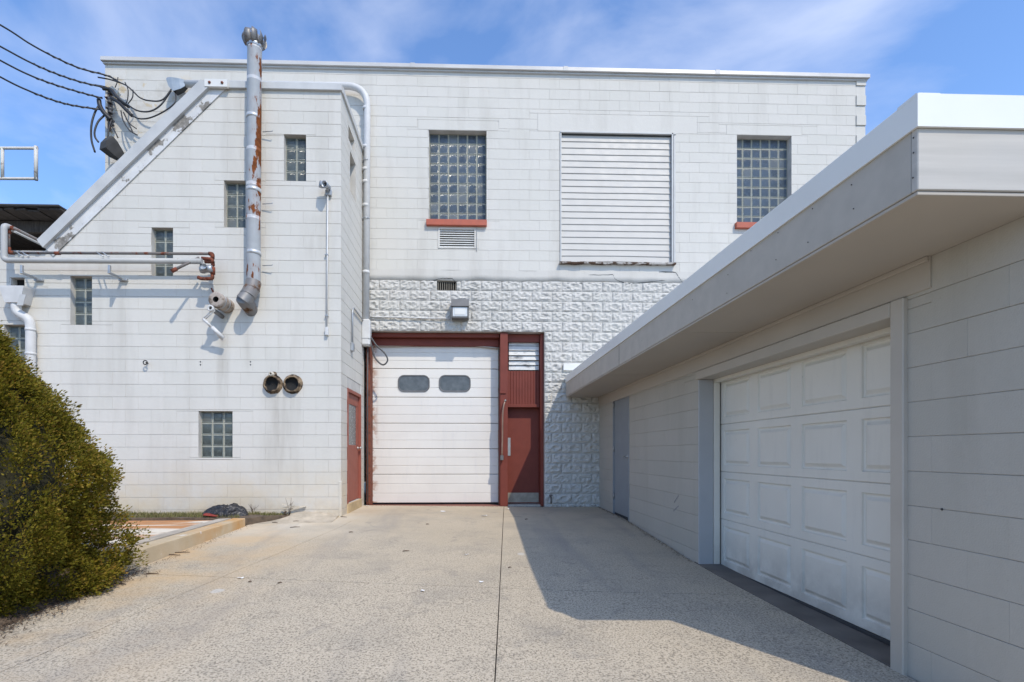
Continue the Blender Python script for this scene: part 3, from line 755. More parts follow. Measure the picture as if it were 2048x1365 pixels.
for x0, x1 in ((796, 859), (878, 941)):
    A = onY(x0, 784, YD); B = onY(x1, 751, YD); cx, cz, w_, h_ = (A.x+B.x)/2, (A.z+B.z)/2, B.x-A.x, B.z-A.z
    mb = MB(); o_ = rounded(cx, cz, w_, h_, .12, YD - .016); i_ = rounded(cx, cz, w_ - .045, h_ - .045, .10, YD - .012); ob = rounded(cx, cz, w_ + .01, h_ + .01, .125, YD + .003); g_ = rounded(cx, cz, w_ - .05, h_ - .05, .098, YD - .004); L = len(o_)
    mb.add(ob + o_, [(k, (k+1) % L, L+(k+1) % L, L+k) for k in range(L)], 0, True); mb.add(o_ + i_, [(k, (k+1) % L, L+(k+1) % L, L+k) for k in range(L)]); mb.add(i_ + g_, [(k, (k+1) % L, L+(k+1) % L, L+k) for k in range(L)])
    mb.add(g_, [tuple(range(L))], 1); mb.build('door_window', [M['light_grey'], M['pane']], od)
# weather seal along the door head, drooping to the right, and side tracks
mb = MB(); pts = [onY(x, y, YD - .05) for x, y in ((740, 692), (800, 692), (860, 690), (910, 690), (950, 692), (998, 697))]
mb.tube(spline(pts, 6), .016, 8); mb.build('head_seal', simple('seal_rubber', (.42, .38, .33), .7), od)
mb = MB(); mb.box(onY(735, 900, YM).x - .03, onY(739.5, 900, YM).x, YM + .02, YM + .31, .01, 3.4, .004); mb.build('door_track', M['rust'], od)
mb = MB(); mb.box(ox1 - .012, ox1 + .012, YD - .03, YD - .004, .02, 3.26, .003); mb.build('door_track', worn('track_paint', (.12, .13, .11), (.20, .08, .04), .7, .5, .6, 6), od)
# louvre, boarding and entry door right of the post
A = onY(1018, 741, YP - .02); B = onY(1078, 683, YP - .02)
mb = MB(); mb.box(A.x, B.x, YP + .03, YP + .05, A.z, B.z); lv = mb.build('louvre', M['light_grey'], bld)
for i in range(6):
    z0 = A.z + (B.z - A.z) * i / 6; z1 = A.z + (B.z - A.z) * (i + 1) / 6; mb = MB()
    tl = (.02, .03, .045, .035, .03, .02)[i]
    mb.prism([(A.x, YP + .02 - tl, z0 + .012), (A.x, YP + .026 - tl, z0 + .012), (A.x, YP + .026, z1 + .004), (A.x, YP + .018, z1 + .004)], (B.x - A.x, 0, 0))
    mb.build('slat', worn('sooty_slat', (.66, .66, .64), (.10, .10, .10), .5, .54, .72, 3, (1, 1, 3)) if i == 0 else bpy.data.materials['sooty_slat'], lv)
A2 = onY(1015, 812, YP); B2 = onY(1079, 742, YP)
mb = MB(); mb.box(A2.x, B2.x + .0, YP + .03, YP + .06, A2.z, 3.40); bp = mb.build('boarding', M['red'], bld)
n = 11
for i in range(n):
    x0 = A2.x + (B2.x - A2.x) * i / n; x1 = A2.x + (B2.x - A2.x) * (i + 1) / n; mb = MB()
    mb.box(x0 + .0015, x1 - .0015, YP + .008 + random.uniform(-.001, .001), YP + .03, A2.z, B2.z - .006, .005); mb.build('board', M['red'], bp)
ZD = onY(1045, 816, YE).z
mb = MB(); mb.box(pp(1011, YE), pp(1084, YE), YE + .005, YE + .05, .03, ZD + .1, .004); dr = mb.build('entry_door', M['red'], bld, label='dark red steel entry door with a kick plate')
mb = MB(); mb.box(pp(1013.5, YE), pp(1079, YE), YE - .002, YE + .0045, .05, .25, .001); mb.build('kick_plate', simple('dull_brass', (.34, .31, .26), .5, .3, 10, metal=.5, bump=.05), dr)
mb = MB(); a = onY(1014, 912, YE); b = onY(1021, 876, YE); mb.box(a.x, b.x, YE - .003, YE + .0045, a.z, b.z, .001); mb.build('push_plate', M['steel'], dr)
mb = MB(); mb.box(px(1016.5), pp(1080, YP), YM + .12, YM + .42, -.02, .028, .004); mb.build('door_sill', M['steel'], dr)
# white flashing where the garage eave meets the wall
A = onY(1127, 741, YM - .05); B = onY(1150, 728, YM - .05); mb = MB(); mb.box(A.x, B.x + .5, YM - .05, YM - .006, A.z, B.z, .003); mb.build('eave_flashing', M['white_metal'], bld)

# ================================================================== STAIR ANNEX
YA = 8.25; FA = Frame('front', YA); XC = onY(682, 600, YA).x; FS = Frame('side', XC); AL = -11.5
ann = thing('stair_annex', (XC, YA, 0), 'white block stair annex with a steep sloping roof edge', 'building')
s1, s2 = onY(95, 497, YA), onY(422, 180, YA)                # slope line under the flashing
ZAT = onY(560, 181, YA).z
SLOPE = (s2.z - s1.z) / (s2.x - s1.x)
ZLOW = onY(50, 507, YA).z
def ztop(x):
    if x < s1.x: return ZLOW
    return min(ZAT, s1.z + (x - s1.x) * SLOPE)
def clip_half(poly, f):
    out = []
    for i in range(len(poly)):
        p, q = poly[i], poly[(i+1) % len(poly)]; fp, fq = f(p), f(q)
        if fp >= 0: out.append(p)
        if (fp >= 0) != (fq >= 0):
            t = fp / (fp - fq); out.append((p[0] + (q[0]-p[0])*t, p[1] + (q[1]-p[1])*t))
    return out
def clip_annex(poly):
    xm = sum(p[0] for p in poly) / len(poly)
    return clip_half(poly, lambda p: s1.z + (p[0] - s1.x) * SLOPE - p[1])
awins = [(fhole(568, 270, 612, 362, YA), 2, 4), (fhole(448, 362, 491, 455, YA), 2, 4), (fhole(303, 456, 346, 552, YA), 2, 4), (fhole(141, 553, 184, 650, YA), 2, 4), (fhole(397, 823, 465, 916, YA), 3, 4), (fhole(8, 650, 50, 748, YA), 2, 4)]
hsc = fhole(22, 556, 49, 574, YA)
aholes = [w[0] for w in awins] + [hsc]
ZCA = onY(500, 545.5, YA).z
ZCA = ZCA - math.floor(ZCA / BH) * BH
mb = MB()
backing(mb, FA, AL, s1.x, -.4, ZLOW, aholes); backing(mb, FA, s1.x, s2.x, -.4, ZAT, aholes, clip=clip_annex); backing(mb, FA, s2.x, XC, -.4, ZAT, aholes)
for h_ in aholes: reveal(mb, FA, h_, .13)
aw = mb.build('front_wall', M['joint'], ann)
items = []; odd = MB()
for r in lay(AL + .01, XC - .001, -.3, ZAT, ZCA, aholes, off=XC, jh=.0046):
    cs = [(r[0], r[2]), (r[1], r[2]), (r[1], r[3]), (r[0], r[3])]
    if r[1] <= s1.x:
        if r[2] > ZLOW - .03: continue
        items.append((FA, (r[0], r[1], r[2], min(r[3], ZLOW)), 0, M['block'], aw)); continue
    if r[0] < s1.x and r[2] > ZLOW: r = (s1.x, r[1], r[2], r[3], r[4]); cs = [(r[0], r[2]), (r[1], r[2]), (r[1], r[3]), (r[0], r[3])]
    ins = [z <= ztop(x) + 1e-6 for x, z in cs]
    if all(ins): items.append((FA, r, random.choice((0, 0, .001)), M['block'], aw)); continue
    poly = clip_annex(cs)
    if len(poly) < 3: continue
    mb = MB(); mb.prism([FA(u, 0, z) for u, z in poly], (0, .02, 0)); mb.build('block', M['block'], aw)
sholes = []
A = onX(697, 258, XC); B = onX(709, 290, XC); sholes.append((A.y, B.y, 6.55, 6.78))
A = onX(700, 310, XC); B = onX(713, 400, XC); sholes.append((A.y, A.y + .44, 5.70, 6.40))
A = onX(694.5, 900, XC); B = onX(721.5, 900, XC); shd = (A.y, B.y, .20, 2.20)
mb = MB(); backing(mb, FS, YA, YM, -.4, ZAT, sholes + [shd]); 
for h_ in sholes: reveal(mb, FS, h_, .12)
reveal(mb, FS, shd, .10)
mb.add([(XC - .01, YA, ZAT), (s2.x, YA, ZAT), (s2.x, YM, ZAT), (XC - .01, YM, ZAT)], [(0, 1, 2, 3)])
mb.add([(s1.x, YA, s1.z), (s2.x, YA, ZAT), (s2.x, YM, ZAT), (s1.x, YM, s1.z)], [(0, 1, 2, 3)])
mb.add([(AL, YA + .007, -.4), (AL, YM, -.4), (AL, YM, ZLOW), (AL, YA + .007, ZLOW)], [(0, 1, 2, 3)])
mb.add([(AL, YA, ZLOW), (s1.x, YA, ZLOW), (s1.x, YM, ZLOW), (AL, YM, ZLOW)], [(0, 1, 2, 3)])
sw = mb.build('side_wall', M['joint'], ann)
for r in lay(YA + .001, YM - .002, -.3, ZAT, ZCA, sholes + [shd], off=YA + .2, jh=.005, phase=1): items.append((FS, r, 0, M['block'], sw))
place_blocks(items, 300, aw)
labs = ['topmost two-column glass block window of the stair', 'glass block window just left of the exhaust stack', 'glass block window behind the pipe run', 'lowest of the stepped glass block windows', 'three-column glass block window near the ground', 'glass block window half hidden by the evergreen']
for (h_, nc, nr), lb in zip(awins, labs): glass_window(ann, FA, h_, nc, nr, .085, M['glass_annex'])['label'] = lb
for h_, nr in ((sholes[0], 1), (sholes[1], 4)): glass_window(ann, FS, h_, 2, nr, .11, M['glass_annex'])
h_ = awins[4][0]; mb = MB(); mb.box(h_[0] - .03, h_[1] + .01, YA - .006, YA + .05, h_[2] - .028, h_[2] - .003, .003); mb.build('sill', M['block'], ann)
mb = MB(); mb.box(hsc[0], hsc[1], YA + .11, YA + .125, hsc[2], hsc[3]); mb.build('scupper', M['void'], ann)
# roof edge: metal flashing over a board
d = Vector((s2.x - s1.x, 0, s2.z - s1.z)).normalized(); nrm = Vector((-d.z, 0, d.x))
mb = MB(); p0 = Vector((s1.x, YA, s1.z)) - d * .02; p1 = Vector((s2.x, YA, s2.z)) + d * .05
mb.prism([p0 + Vector((0, -.02, 0)) - nrm * .165, p1 + Vector((0, -.02, 0)) - nrm * .165 + d * .16, p1 + Vector((0, -.02, 0)) + nrm * .01, p0 + Vector((0, -.02, 0)) + nrm * .01], (0, .018, 0)); mb.build('rake_board', M['trim_peel'], ann)
mb = MB(); mb.prism([p0 + Vector((0, -.075, 0)) - nrm * .0, p1 + Vector((0, -.075, 0)) - nrm * .0, p1 + Vector((0, -.075, 0)) + nrm * .17 - d * .06, p0 + Vector((0, -.075, 0)) + nrm * .15 + d*.02], (0, .30, 0)); rk = mb.build('rake_flashing', M['flash'], ann)
mb = MB(); q = p1 + nrm * .085; mb.prism([Vector((s2.x - .06, YA - .085, ZAT - .02)), Vector((s2.x + .30, YA - .085, ZAT - .02)), Vector((s2.x + .30, YA - .085, ZAT + .10)), Vector((s2.x - .06, YA - .085, ZAT + .10))], (0, .05, 0)); mb.build('rake_joint', M['white_metal'], rk)
for x in (s2.x + .02, s2.x + .22): mb = MB(); mb.lathe([(0, 0.001), (0, .022), (.012, .022), (.018, .001)], (x, YA - .084, ZAT + .04), (0, -1, 0), 8); mb.build('bolt', M['rust'], rk)
mb = MB(); mb.box(s2.x + .1, XC + .02, YA - .045, YA + .02, ZAT - .005, ZAT + .105, .004); mb.box(XC - .02, XC + .03, YA + .022, YM - .01, ZAT - .005, ZAT + .10, .004); mb.box(s2.x + .1, XC - .03, YA + .022, YM - .01, ZAT + .06, ZAT + .09)
mb.build('coping', M['flash'], ann)
# cap on the low part
mb = MB(); mb.box(AL, s1.x - .02, YA - .03, YA + .25, ZLOW - .002, ZLOW + .03, .004); mb.build('low_cap', M['white_metal'], ann)
# side door
mb = MB(); y0, y1, z0, z1 = shd
mb.box(XC - .08, XC + .012, y0, y0 + .06, z0, z1, .004); mb.box(XC - .08, XC + .012, y1 - .06, y1, z0, z1, .004); mb.box(XC - .08, XC + .011, y0 + .06, y1 - .06, z1 - .06, z1, .004)
fr_ = mb.build('door_frame', M['red_light'], ann)
mb = MB(); dx = XC - .03; wy0, wy1, wz0, wz1 = y0 + .20, y1 - .22, 1.22, 1.95
mb.box(dx - .04, dx, y0 + .065, y1 - .065, z0 + .01, wz0, .003); mb.box(dx - .04, dx, y0 + .065, y1 - .065, wz1, z1 - .065, .003); mb.box(dx - .04, dx, y0 + .065, wy0, wz0 + .002, wz1 - .002, .003); mb.box(dx - .04, dx, wy1, y1 - .065, wz0 + .002, wz1 - .002, .003)
sd = mb.build('side_door', M['red_light'], ann, label='faded red side door with a tall glass pane')
mb = MB(); mb.box(dx - .024, dx - .014, wy0, wy1, wz0, wz1); mb.build('pane', M['pane_grey'], sd)
mb = MB(); kz = 1.17; mb.lathe([(0, .03), (.01, .03), (.012, .012), (.035, .012), (.045, .028), (.065, .03), (.075, .015), (.077, .001)], (dx, y1 - .13, kz), (1, 0, 0), 12); mb.build('knob', M['steel'], sd)
mb = MB(); mb.box(XC - .1, XC + .02, y0 - .01, y1 + .01, -.05, z0 - .004, .006); mb.build('door_step', simple('tan_step', (.50, .38, .22), .85, .25, 6, bump=.3), ann)
# old corner damage at the foot
mb = MB(); mb.box(XC - .04, XC + .008, YA - .008, YA + .05, -.05, .62, .01); mb.build('corner_guard', M['block'], ann)

# ================================================================== GARAGE
XG = 2.6; FG = Frame('garage', XG); GY0, GY1 = 2.16, 9.99
gar = thing('garage', (XG, GY0, 0), 'low white block garage with a deep flat roof eave on the right', 'building')
oy0, oy1, ozt = onX(1788, 900, XG).y, onX(1398, 900, XG).y, 1.93
gd = (onX(1258.5, 900, XG).y, onX(1226, 900, XG).y, -.15, 2.185)
gh = [(oy0, oy1, -.5, ozt), gd]
ZF = 2.196                                                   # soffit height
mb = MB(); backing(mb, FG, GY0, GY1, -.5, ZF, gh, d=-.006); reveal(mb, FG, gd, .09)
mb.add([(XG+.006, GY0, -.5), (7.5, GY0, -.5), (7.5, GY0, ZF), (XG+.006, GY0, ZF)], [(0, 1, 2, 3)])
mb.add([(7.5, GY0, -.5), (7.5, GY1, -.5), (7.5, GY1, ZF), (7.5, GY0, ZF)], [(0, 1, 2, 3)])
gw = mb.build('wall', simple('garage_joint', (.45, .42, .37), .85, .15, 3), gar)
fb = (5.0, 5.02)
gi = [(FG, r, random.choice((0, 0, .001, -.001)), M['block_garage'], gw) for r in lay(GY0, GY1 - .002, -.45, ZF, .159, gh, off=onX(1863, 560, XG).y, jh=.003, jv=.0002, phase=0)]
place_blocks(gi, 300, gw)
# door casing
mb = MB(); mb.box(XG - .028, XG + .12, oy0 - .095, oy0, -.5, ozt + .075, .006); mb.build('door_casing', M['gtrim'], gar)
mb = MB(); mb.box(XG - .029, XG + .18, oy0 + .002, oy1 + .03, ozt - .02, ozt + .073, .006); mb.build('door_casing', M['gtrim'], gar)
mb = MB(); mb.box(XG - .006, XG + .16, oy1 - .012, oy1 + .01, -.5, ozt - .022, .004); mb.build('door_jamb', simple('jamb_paint', (.42, .425, .43), .55, .06, 4), gar)
mb = MB(); mb.box(XG + .164, XG + .235, oy1 - .016, oy1 + .02, -.22, ozt - .022, .004); mb.box(XG + .165, XG + .235, oy0, oy1 - .018, ozt - .055, ozt - .005, .004); mb.build('door_stop', M['gdoor'], gar)
mb = MB(); mb.box(XG + .02, XG + .5, oy0 - .05, oy0 - .002, -.5, ozt); mb.box(XG + .26, XG + .5, oy1 + .02, oy1 + .06, -.5, ozt); mb.build('jamb_back', M['gtrim'], gar)
# frieze board below the soffit
mb = MB(); mb.box(XG - .012, XG + .002, onX(1863, 560, XG).y, GY1, ozt + .08, ZF - .004, .003); mb.build('frieze_board', M['soffit'], gar)
mb = MB(); mb.box(XG - .03, XG - .013, onX(1863, 560, XG).y, GY1, ZF - .035, ZF - .006, .004); mb.build('frieze_bead', M['soffit'], gar)
# raised-panel sectional door
gdx = XG + .25; gz0, gz1 = -.20, ozt + .005
mb = MB(); mb.box(gdx + .03, gdx + .045, oy0 - .04, oy1 + .04, gz0, gz1 + .1); gdo = mb.build('garage_door', M['gtrim'], gar, label='white raised panel sectional garage door')
sh = (gz1 - gz0) / 4; ncol = 4; cw = (oy1 - oy0 + .02) / ncol
def panel_section(z0, z1):
    mb = MB(); ya, yb_ = oy0 - .02, oy1 + .0; zs = [z0 + .0006, z0 + .075, z1 - .075, z1 - .0006]
    top = .012
    def q(y_0, y_1, z_0, z_1, x=gdx): mb.add([(x, y_0, z_0), (x, y_1, z_0), (x, y_1, z_1), (x, y_0, z_1)], [(0, 1, 2, 3)])
    pan = []
    for i in range(ncol):
        c = ya + cw * (i + .5); pan.append((c - cw * .39, c + cw * .39))
    q(ya, yb_, zs[0] + .006, zs[1]); q(ya, yb_, zs[2], zs[3] - .006)
    mb.add([(gdx, ya, zs[3]-.006), (gdx, yb_, zs[3]-.006), (gdx + .008, yb_, zs[3]), (gdx + .008, ya, zs[3])], [(0, 1, 2, 3)])
    mb.add([(gdx, ya, zs[0]+.006), (gdx, yb_, zs[0]+.006), (gdx + .008, yb_, zs[0]), (gdx + .008, ya, zs[0])], [(0, 1, 2, 3)])
    ed = [ya] + [v for p in pan for v in p] + [yb_]
    for k in range(0, len(ed), 2): q(ed[k], ed[k+1], zs[1], zs[2])
    for a, b in pan:
        prof = [(0, 0), (.006, .014), (.016, .018), (.026, .015), (.050, -.002), (.056, -.003)]
        rings = [[(gdx + dd, a + i, zs[1] + i), (gdx + dd, b - i, zs[1] + i), (gdx + dd, b - i, zs[2] - i), (gdx + dd, a + i, zs[2] - i)] for i, dd in prof]
        for r0, r1 in zip(rings, rings[1:]): mb.add(r0 + r1, [(k, (k+1) % 4, 4+(k+1) % 4, 4+k) for k in range(4)])
        mb.add(rings[-1], [(0, 1, 2, 3)])
    return mb
for i in range(4): panel_section(gz0 + i * sh, gz0 + (i + 1) * sh).build('door_section', M['gdoor'], gdo)
mb = MB(); mb.box(gdx - .012, gdx + .02, oy0, oy1 - .02, gz0 - .03, gz0 + .002, .006); mb.build('bottom_seal', M['dark_gap'], gdo)
# grey pedestrian door
mb = MB(); y0, y1, z0, z1 = gd
mb.box(XG - .008, XG + .08, y0, y0 + .045, z0, z1, .003); mb.box(XG - .008, XG + .08, y1 - .045, y1, z0, z1, .003); mb.box(XG - .007, XG + .08, y0 + .046, y1 - .046, z1 - .05, z1, .003)
mb.build('door_frame', M['grey_door'], gar)
mb = MB(); mb.box(XG + .012, XG + .056, y0 + .05, y1 - .05, .01, z1 - .055, .003); gdr = mb.build('grey_door', M['grey_door'], gar, label='plain grey steel door in the garage wall')
mb = MB(); hz = 1.02; mb.lathe([(0, .032), (.012, .03), (.014, .012), (.05, .012)], (XG + .012, y0 + .12, hz), (-1, 0, 0), 12); mb.tube([(XG - .036, y0 + .12, hz), (XG - .04, y0 + .24, hz - .004)], .010, 8); mb.build('handle', M['steel'], gdr)
for zz in (.25, 1.1, 1.9): mb = MB(); mb.tube([(XG - .004, y1 - .05, zz), (XG - .004, y1 - .05, zz + .1)], .009, 8); mb.build('hinge', M['steel'], gdr)
mb = MB(); mb.box(XG + .02, XG + .08, y0 + .045, y1 - .045, -.10, .006); mb.build('door_gap', M['dark_gap'], gar)
# roof: fascia, drip edge, soffit
EX, EY = 1.906, onX(1835, 300, 1.906).y; ZT = 2.615; ZM = 2.473
mb = MB(); mb.box(EX + .03, 8, EY + .03, YM - .012, ZM, ZT - .01); roof = mb.build('roof', M['flash'], gar)
mb = MB(); mb.box(EX + .012, EX + .045, EY + .046, YM - .04, ZF + .012, ZM + .01, .003); mb.build('fascia_board', M['fascia'], roof)
mb = MB(); mb.box(EX + .012, 8, EY + .012, EY + .045, ZF + .012, ZM + .01, .004); mb.build('fascia_board', simple('front_fascia', (.47, .442, .395), .6, .12, 2, stretch=(.4, 1, 9)), roof)
mb = MB(); mb.prism([(EX, EY, ZM), (EX, EY, ZT - .006), (EX + .006, EY, ZT), (EX + .10, EY, ZT), (EX + .10, EY, ZT - .01), (EX + .011, EY, ZT - .012), (EX + .011, EY, ZM)], (0, YM - .04 - EY, 0)); mb.build('drip_edge', M['drip'], roof)
mb = MB(); mb.prism([(EX - .001, EY - .002, ZM - .002), (EX - .001, EY - .002, ZT - .004), (EX - .001, EY + .006, ZT + .002), (EX - .001, EY + .10, ZT + .002), (EX - .001, EY + .10, ZT - .01), (EX - .001, EY + .009, ZT - .012), (EX - .001, EY + .009, ZM - .002)], (6, 0, 0)); mb.build('drip_edge', M['drip'], roof)
mb = MB(); mb.box(EX + .018, XG + .05, EY + .02, YM - .045, ZF - .006, ZF + .010, .002); mb.box(XG + .051, 8, EY + .02, GY0 + .1, ZF - .006, ZF + .010, .002); mb.build('soffit', M['soffit'], roof)
for yy in (4.55, 7.0): 
    mb = MB(); mb.box(EX + .02, XG - .03, yy - .006, yy + .006, ZF - .0085, ZF - .0063); mb.build('soffit_joint', M['gtrim'], roof)
x_ = EX + .0105
for px_, py_ in ((1827, 276), (1827, 306), (1826, 356), (1703, 370), (1625, 418), (1707, 418), (1556, 466), (1616, 485), (1502, 502), (1552, 520), (1456, 550), (1454, 587), (1385, 600), (1284, 682)):
    p = onX(px_, py_, x_); mb = MB(); mb.lathe([(0, .0036), (.002, .003), (.0025, .0005)], p, (-1, 0, 0), 8); mb.build('nail', M['dark_gap'], roof)
p = onX(1238, 700, x_); mb = MB(); mb.box(x_ - .0004, x_ + .006, p.y - .003, p.y + .003, ZF + .013, ZM - .003); mb.build('fascia_joint', M['dark_gap'], roof)
# scuffs on the garage wall
for (xa_, ya_), (xb_, yb2) in (((1348, 1007), (1357, 993)), ((1347, 1024), (1357, 1014))):
    P, Q = onX(xa_, ya_, XG - .0022), onX(xb_, yb2, XG - .0022); mb = MB(); mb.prism([P, Q, Q + Vector((0, 0, .018)), P + Vector((0, 0, .022))], (.001, 0, 0)); mb.build('scuff', simple('scuff', (.30, .29, .29), .8, .4, 30), gar)
p = onX(1884, 1019, XG - .001)
mb = MB(); mb.lathe([(0, .007), (.004, .006), (.004, .001)], p, (-1, 0, 0), 8); mb.build('bolt', M['dark_gap'], gar)

# ================================================================== PIPES AND FITTINGS
# ---- exhaust stack on the annex
ys = YA - .16
def sp(x, y, dy=0): return onY(x, y, ys + dy)
t = thing('exhaust_stack', sp(506, 620), 'tall rusty galvanised exhaust stack strapped to the annex', 'chimney')
jo = [(506.5, 566), (506.8, 436), (507.2, 370), (508, 300), (508.6, 160), (509.5, 96)]
for i, ((x0, y0), (x1, y1)) in enumerate(zip(jo, jo[1:])):
    P, Q = sp(x0, y0), sp(x1, y1); mb = MB(); L = (Q - P).length; r = .108
    mb.lathe([(0, r - .004), (.012, r - .004), (.02, r), (L - .045, r), (L - .042, r + .0018), (L - .036, r + .0018), (L - .033, r), (L + .01, r), (L + .01, r - .012)], P, Q - P, 28); mb.build('pipe_length', M['stack'], t)
el = [sp(506.5, 566), sp(505, 580), sp(498, 594, -.10), sp(490, 602, -.13), sp(487, 608, -.02), sp(487, 610, .15)]
path = [el[0] + Vector((0, 0, .02)), el[0], sp(504, 577, -.02), sp(496, 591, -.07), sp(489, 600, -.07)]
for i, (P, Q) in enumerate(zip(path[1:], path[2:])):
    mb = MB(); dd = (Q - P); mb.lathe([(-.03, .108), (-.02, .117), (dd.length, .117), (dd.length + .004, .121), (dd.length + .018, .121), (dd.length + .02, .11)], P, dd, 24); mb.build('elbow_gore', M['stack_dark'], t)
P = path[-1]; mb = MB(); mb.lathe([(-.06, .02), (-.055, .10), (-.03, .118), (.05, .118), (.22, .105), (.33, .105)], P, Vector((.02, .9, -.35)), 24); mb.build('wall_collar', M['stack_dark'], t)
for y in (236, 382, 507):
    P = sp(507.5, y); mb = MB(); mb.lathe([(-.03, .109), (-.03, .1125), (.03, .1125), (.03, .109)], P, (0.01, 0, 1), 28); bd = mb.build('strap', M['band'], t)
    q = P + Vector((.10, .10, -.16)); mb = MB(); mb.tube([q, q + Vector((.16, -.02, -.0)), q + Vector((.165, -.02, .02))], .007, 6); mb.build('strap_rod', M['galv'], bd)
P = sp(509.5, 97)
mb = MB(); mb.lathe([(0, .113), (.03, .119), (.035, .119), (.06, .112), (.18, .10), (.2, .02)], P, (0, 0, 1), 20); cap = mb.build('rain_cap', M['galv'], t)
for k in range(9):
    a = 2 * math.pi * k / 9 + .2; dr_ = Vector((math.cos(a), math.sin(a), 0)); tg = Vector((-math.sin(a), math.cos(a), 0)); mb = MB(); rows = []
    for j in range(6):
        s = j / 5; rr = .108 + .058 * math.sin(s * 2.5); zz = .02 + .20 * s; wd = .052 * (1 - .25 * s)
        c = P + dr_ * rr + Vector((0, 0, zz)); rows.append([c - tg * wd + dr_ * .02, c, c + tg * wd - dr_ * .025])
    vs = [p for r_ in rows for p in r_]
    mb.add(vs, [(j*3+i, j*3+i+1, j*3+4+i, j*3+3+i) for j in range(5) for i in range(2)], 0, True); o = mb.build('cap_vane', M['stack_dark'], cap)
    sf = o.modifiers.new('solid', 'SOLIDIFY'); sf.thickness = .003
# ---- electrical service conduit
yc = YM - .14
t = thing('service_conduit', onY(732, 690, yc), 'fat white conduit bending down beside the overhead door', 'conduit')
mb = MB(); path = fillet([onY(362, 168, yc), onY(735, 173, yc), onY(732, 655, yc + .03)], .42, 14); mb.tube(path, .064, 14); mb.build('pipe', M['pipe_white'], t)
for y in (218, 295, 340, 365, 412, 545):
    P = onY(732 if y > 230 else 732.5, y, yc + .01); mb = MB(); mb.lathe([(-.03, .064), (-.028, .070), (.028, .070), (.03, .064)], P, (0, 0, 1), 14); mb.build('coupling', M['pipe_white'] if y != 218 else M['trim_peel'], t)
for y in (322, 438):
    P = onY(732, y, yc); mb = MB(); mb.lathe([(-.012, .066), (-.012, .069), (.012, .069), (.012, .066)], P, (0, 0, 1), 14); mb.box(P.x - .12, P.x - .06, P.y + .02, P.y + .06, P.z - .012, P.z + .012); mb.build('strap', M['galv'], t)
A = onY(724, 690, yc - .02); B = onY(741, 640, yc - .02); mb = MB(); mb.box(A.x, B.x, yc - .085, yc + .09, A.z + .1, B.z, .02); mb.box(A.x - .01, B.x - .005, yc - .075, yc + .12, A.z - .02, A.z + .16, .03); mb.build('pull_box', M['pipe_white'], t)
def weatherhead(t, P, s, mat, tilt):
    mb = MB(); ax = Vector(tilt).normalized(); up = Vector((0, -.25, 1)).normalized()
    side = ax.cross(up).normalized(); up = side.cross(ax)
    rings = []
    for d_, hw, h0, h1 in ((0, .07, -.07, .07), (.10, .10, -.14, .085), (.26, .12, -.20, .10), (.34, .115, -.10, .09), (.37, .10, .02, .07)):
        c = P + ax * d_ * s; rings.append([c + side * hw * s + up * h0 * s, c + side * hw * s * .9 + up * h1 * s * .8, c + up * h1 * s, c - side * hw * s * .9 + up * h1 * s * .8, c - side * hw * s + up * h0 * s])
    vs = [p for r in rings for p in r]
    mb.add(vs, [(i*5+k, i*5+k+1, i*5+6+k, i*5+5+k) for i in range(4) for k in range(4)], 0); mb.add(rings[-1], [(0, 1, 2, 3, 4)]); mb.add([r[0] for r in rings] + [r[4] for r in rings], [(i, i+1, 6+i, 5+i) for i in range(4)], 1)
    return mb.build('weatherhead', [mat, M['dark_gap']], t)
weatherhead(t, onY(372, 168, yc), .85, M['galv'], (-1, -.1, -.05))
t2 = thing('entrance_cap', onY(240, 330, YM - .1), 'small dark weatherhead below the wire bundle, behind the roof slope', 'conduit')
weatherhead(t2, onY(244, 318, YM - .12), 1.0, simple('dull_cap', (.045, .043, .04), .7, .35, 8), (-.35, -.75, .75))
mb = MB(); mb.tube([onY(243, 316, YM - .12), onY(243, 420, YM - .12)], .065, 12); mb.build('pipe', M['pipe_white'], t2)
# ---- wires: four service drops, splices and loops
def helix(path, r, turns, start=0.0):
    P = [Vector(p) for p in path]; out = []; n = len(P)
    for i, p in enumerate(P):
        d_ = (P[min(i+1, n-1)] - P[max(i-1, 0)]).normalized(); u = d_.cross(Vector((0, 0, 1))).normalized(); w = u.cross(d_); a = start + 2 * math.pi * turns * i / n
        out.append(p + (u * math.cos(a) + w * math.sin(a)) * r)
    return out
drops = [([(-420, -150), (-180, -48), (0, 50), (60, 88), (110, 115), (160, 137), (215, 152), (240, 166)], 'topmost of the four overhead cables'),
         ([(-420, -100), (-180, -5), (0, 93), (60, 125), (110, 147), (160, 164), (212, 176)], 'second overhead cable from the top'),
         ([(-420, -75), (-180, 22), (0, 121), (60, 151), (110, 170), (160, 185), (205, 197)], 'third overhead cable from the top'),
         ([(-420, -50), (-180, 53), (0, 154), (60, 183), (110, 202), (150, 212), (205, 220)], 'lowest of the four overhead cables')]
for k, (pts, lb) in enumerate(drops):
    n = len(pts); P = spline([onY(x, y, 6.2 + (YM - .12 - 6.2) * min(1, max(0, (x + 420) / 630))) for x, y in pts], 14)
    t = thing('overhead_cable', P[-1], lb + ' reaching the warehouse corner', 'cable', 'overhead service cables')
    mb = MB(); mb.tube(P, .015, 7); mb.build('conductor', M['cable'], t)
    mb = MB(); mb.tube(helix(spline(P[int(len(P)*.52):], 4), .015, 7, k), .0085, 5); mb.build('wrap', M['cable_grey'], t)
bx = thing('cable_rack', onY(222, 235, YM - .02), 'dark cable rack with insulators at the warehouse corner', 'bracket')
mb = MB(); A = onY(216, 178, YM - .03); B = onY(224, 262, YM - .03); mb.box(A.x, A.x + .05, YM - .05, YM - .012, B.z, A.z, .004); mb.build('back_plate', M['pipe_rust'], bx)
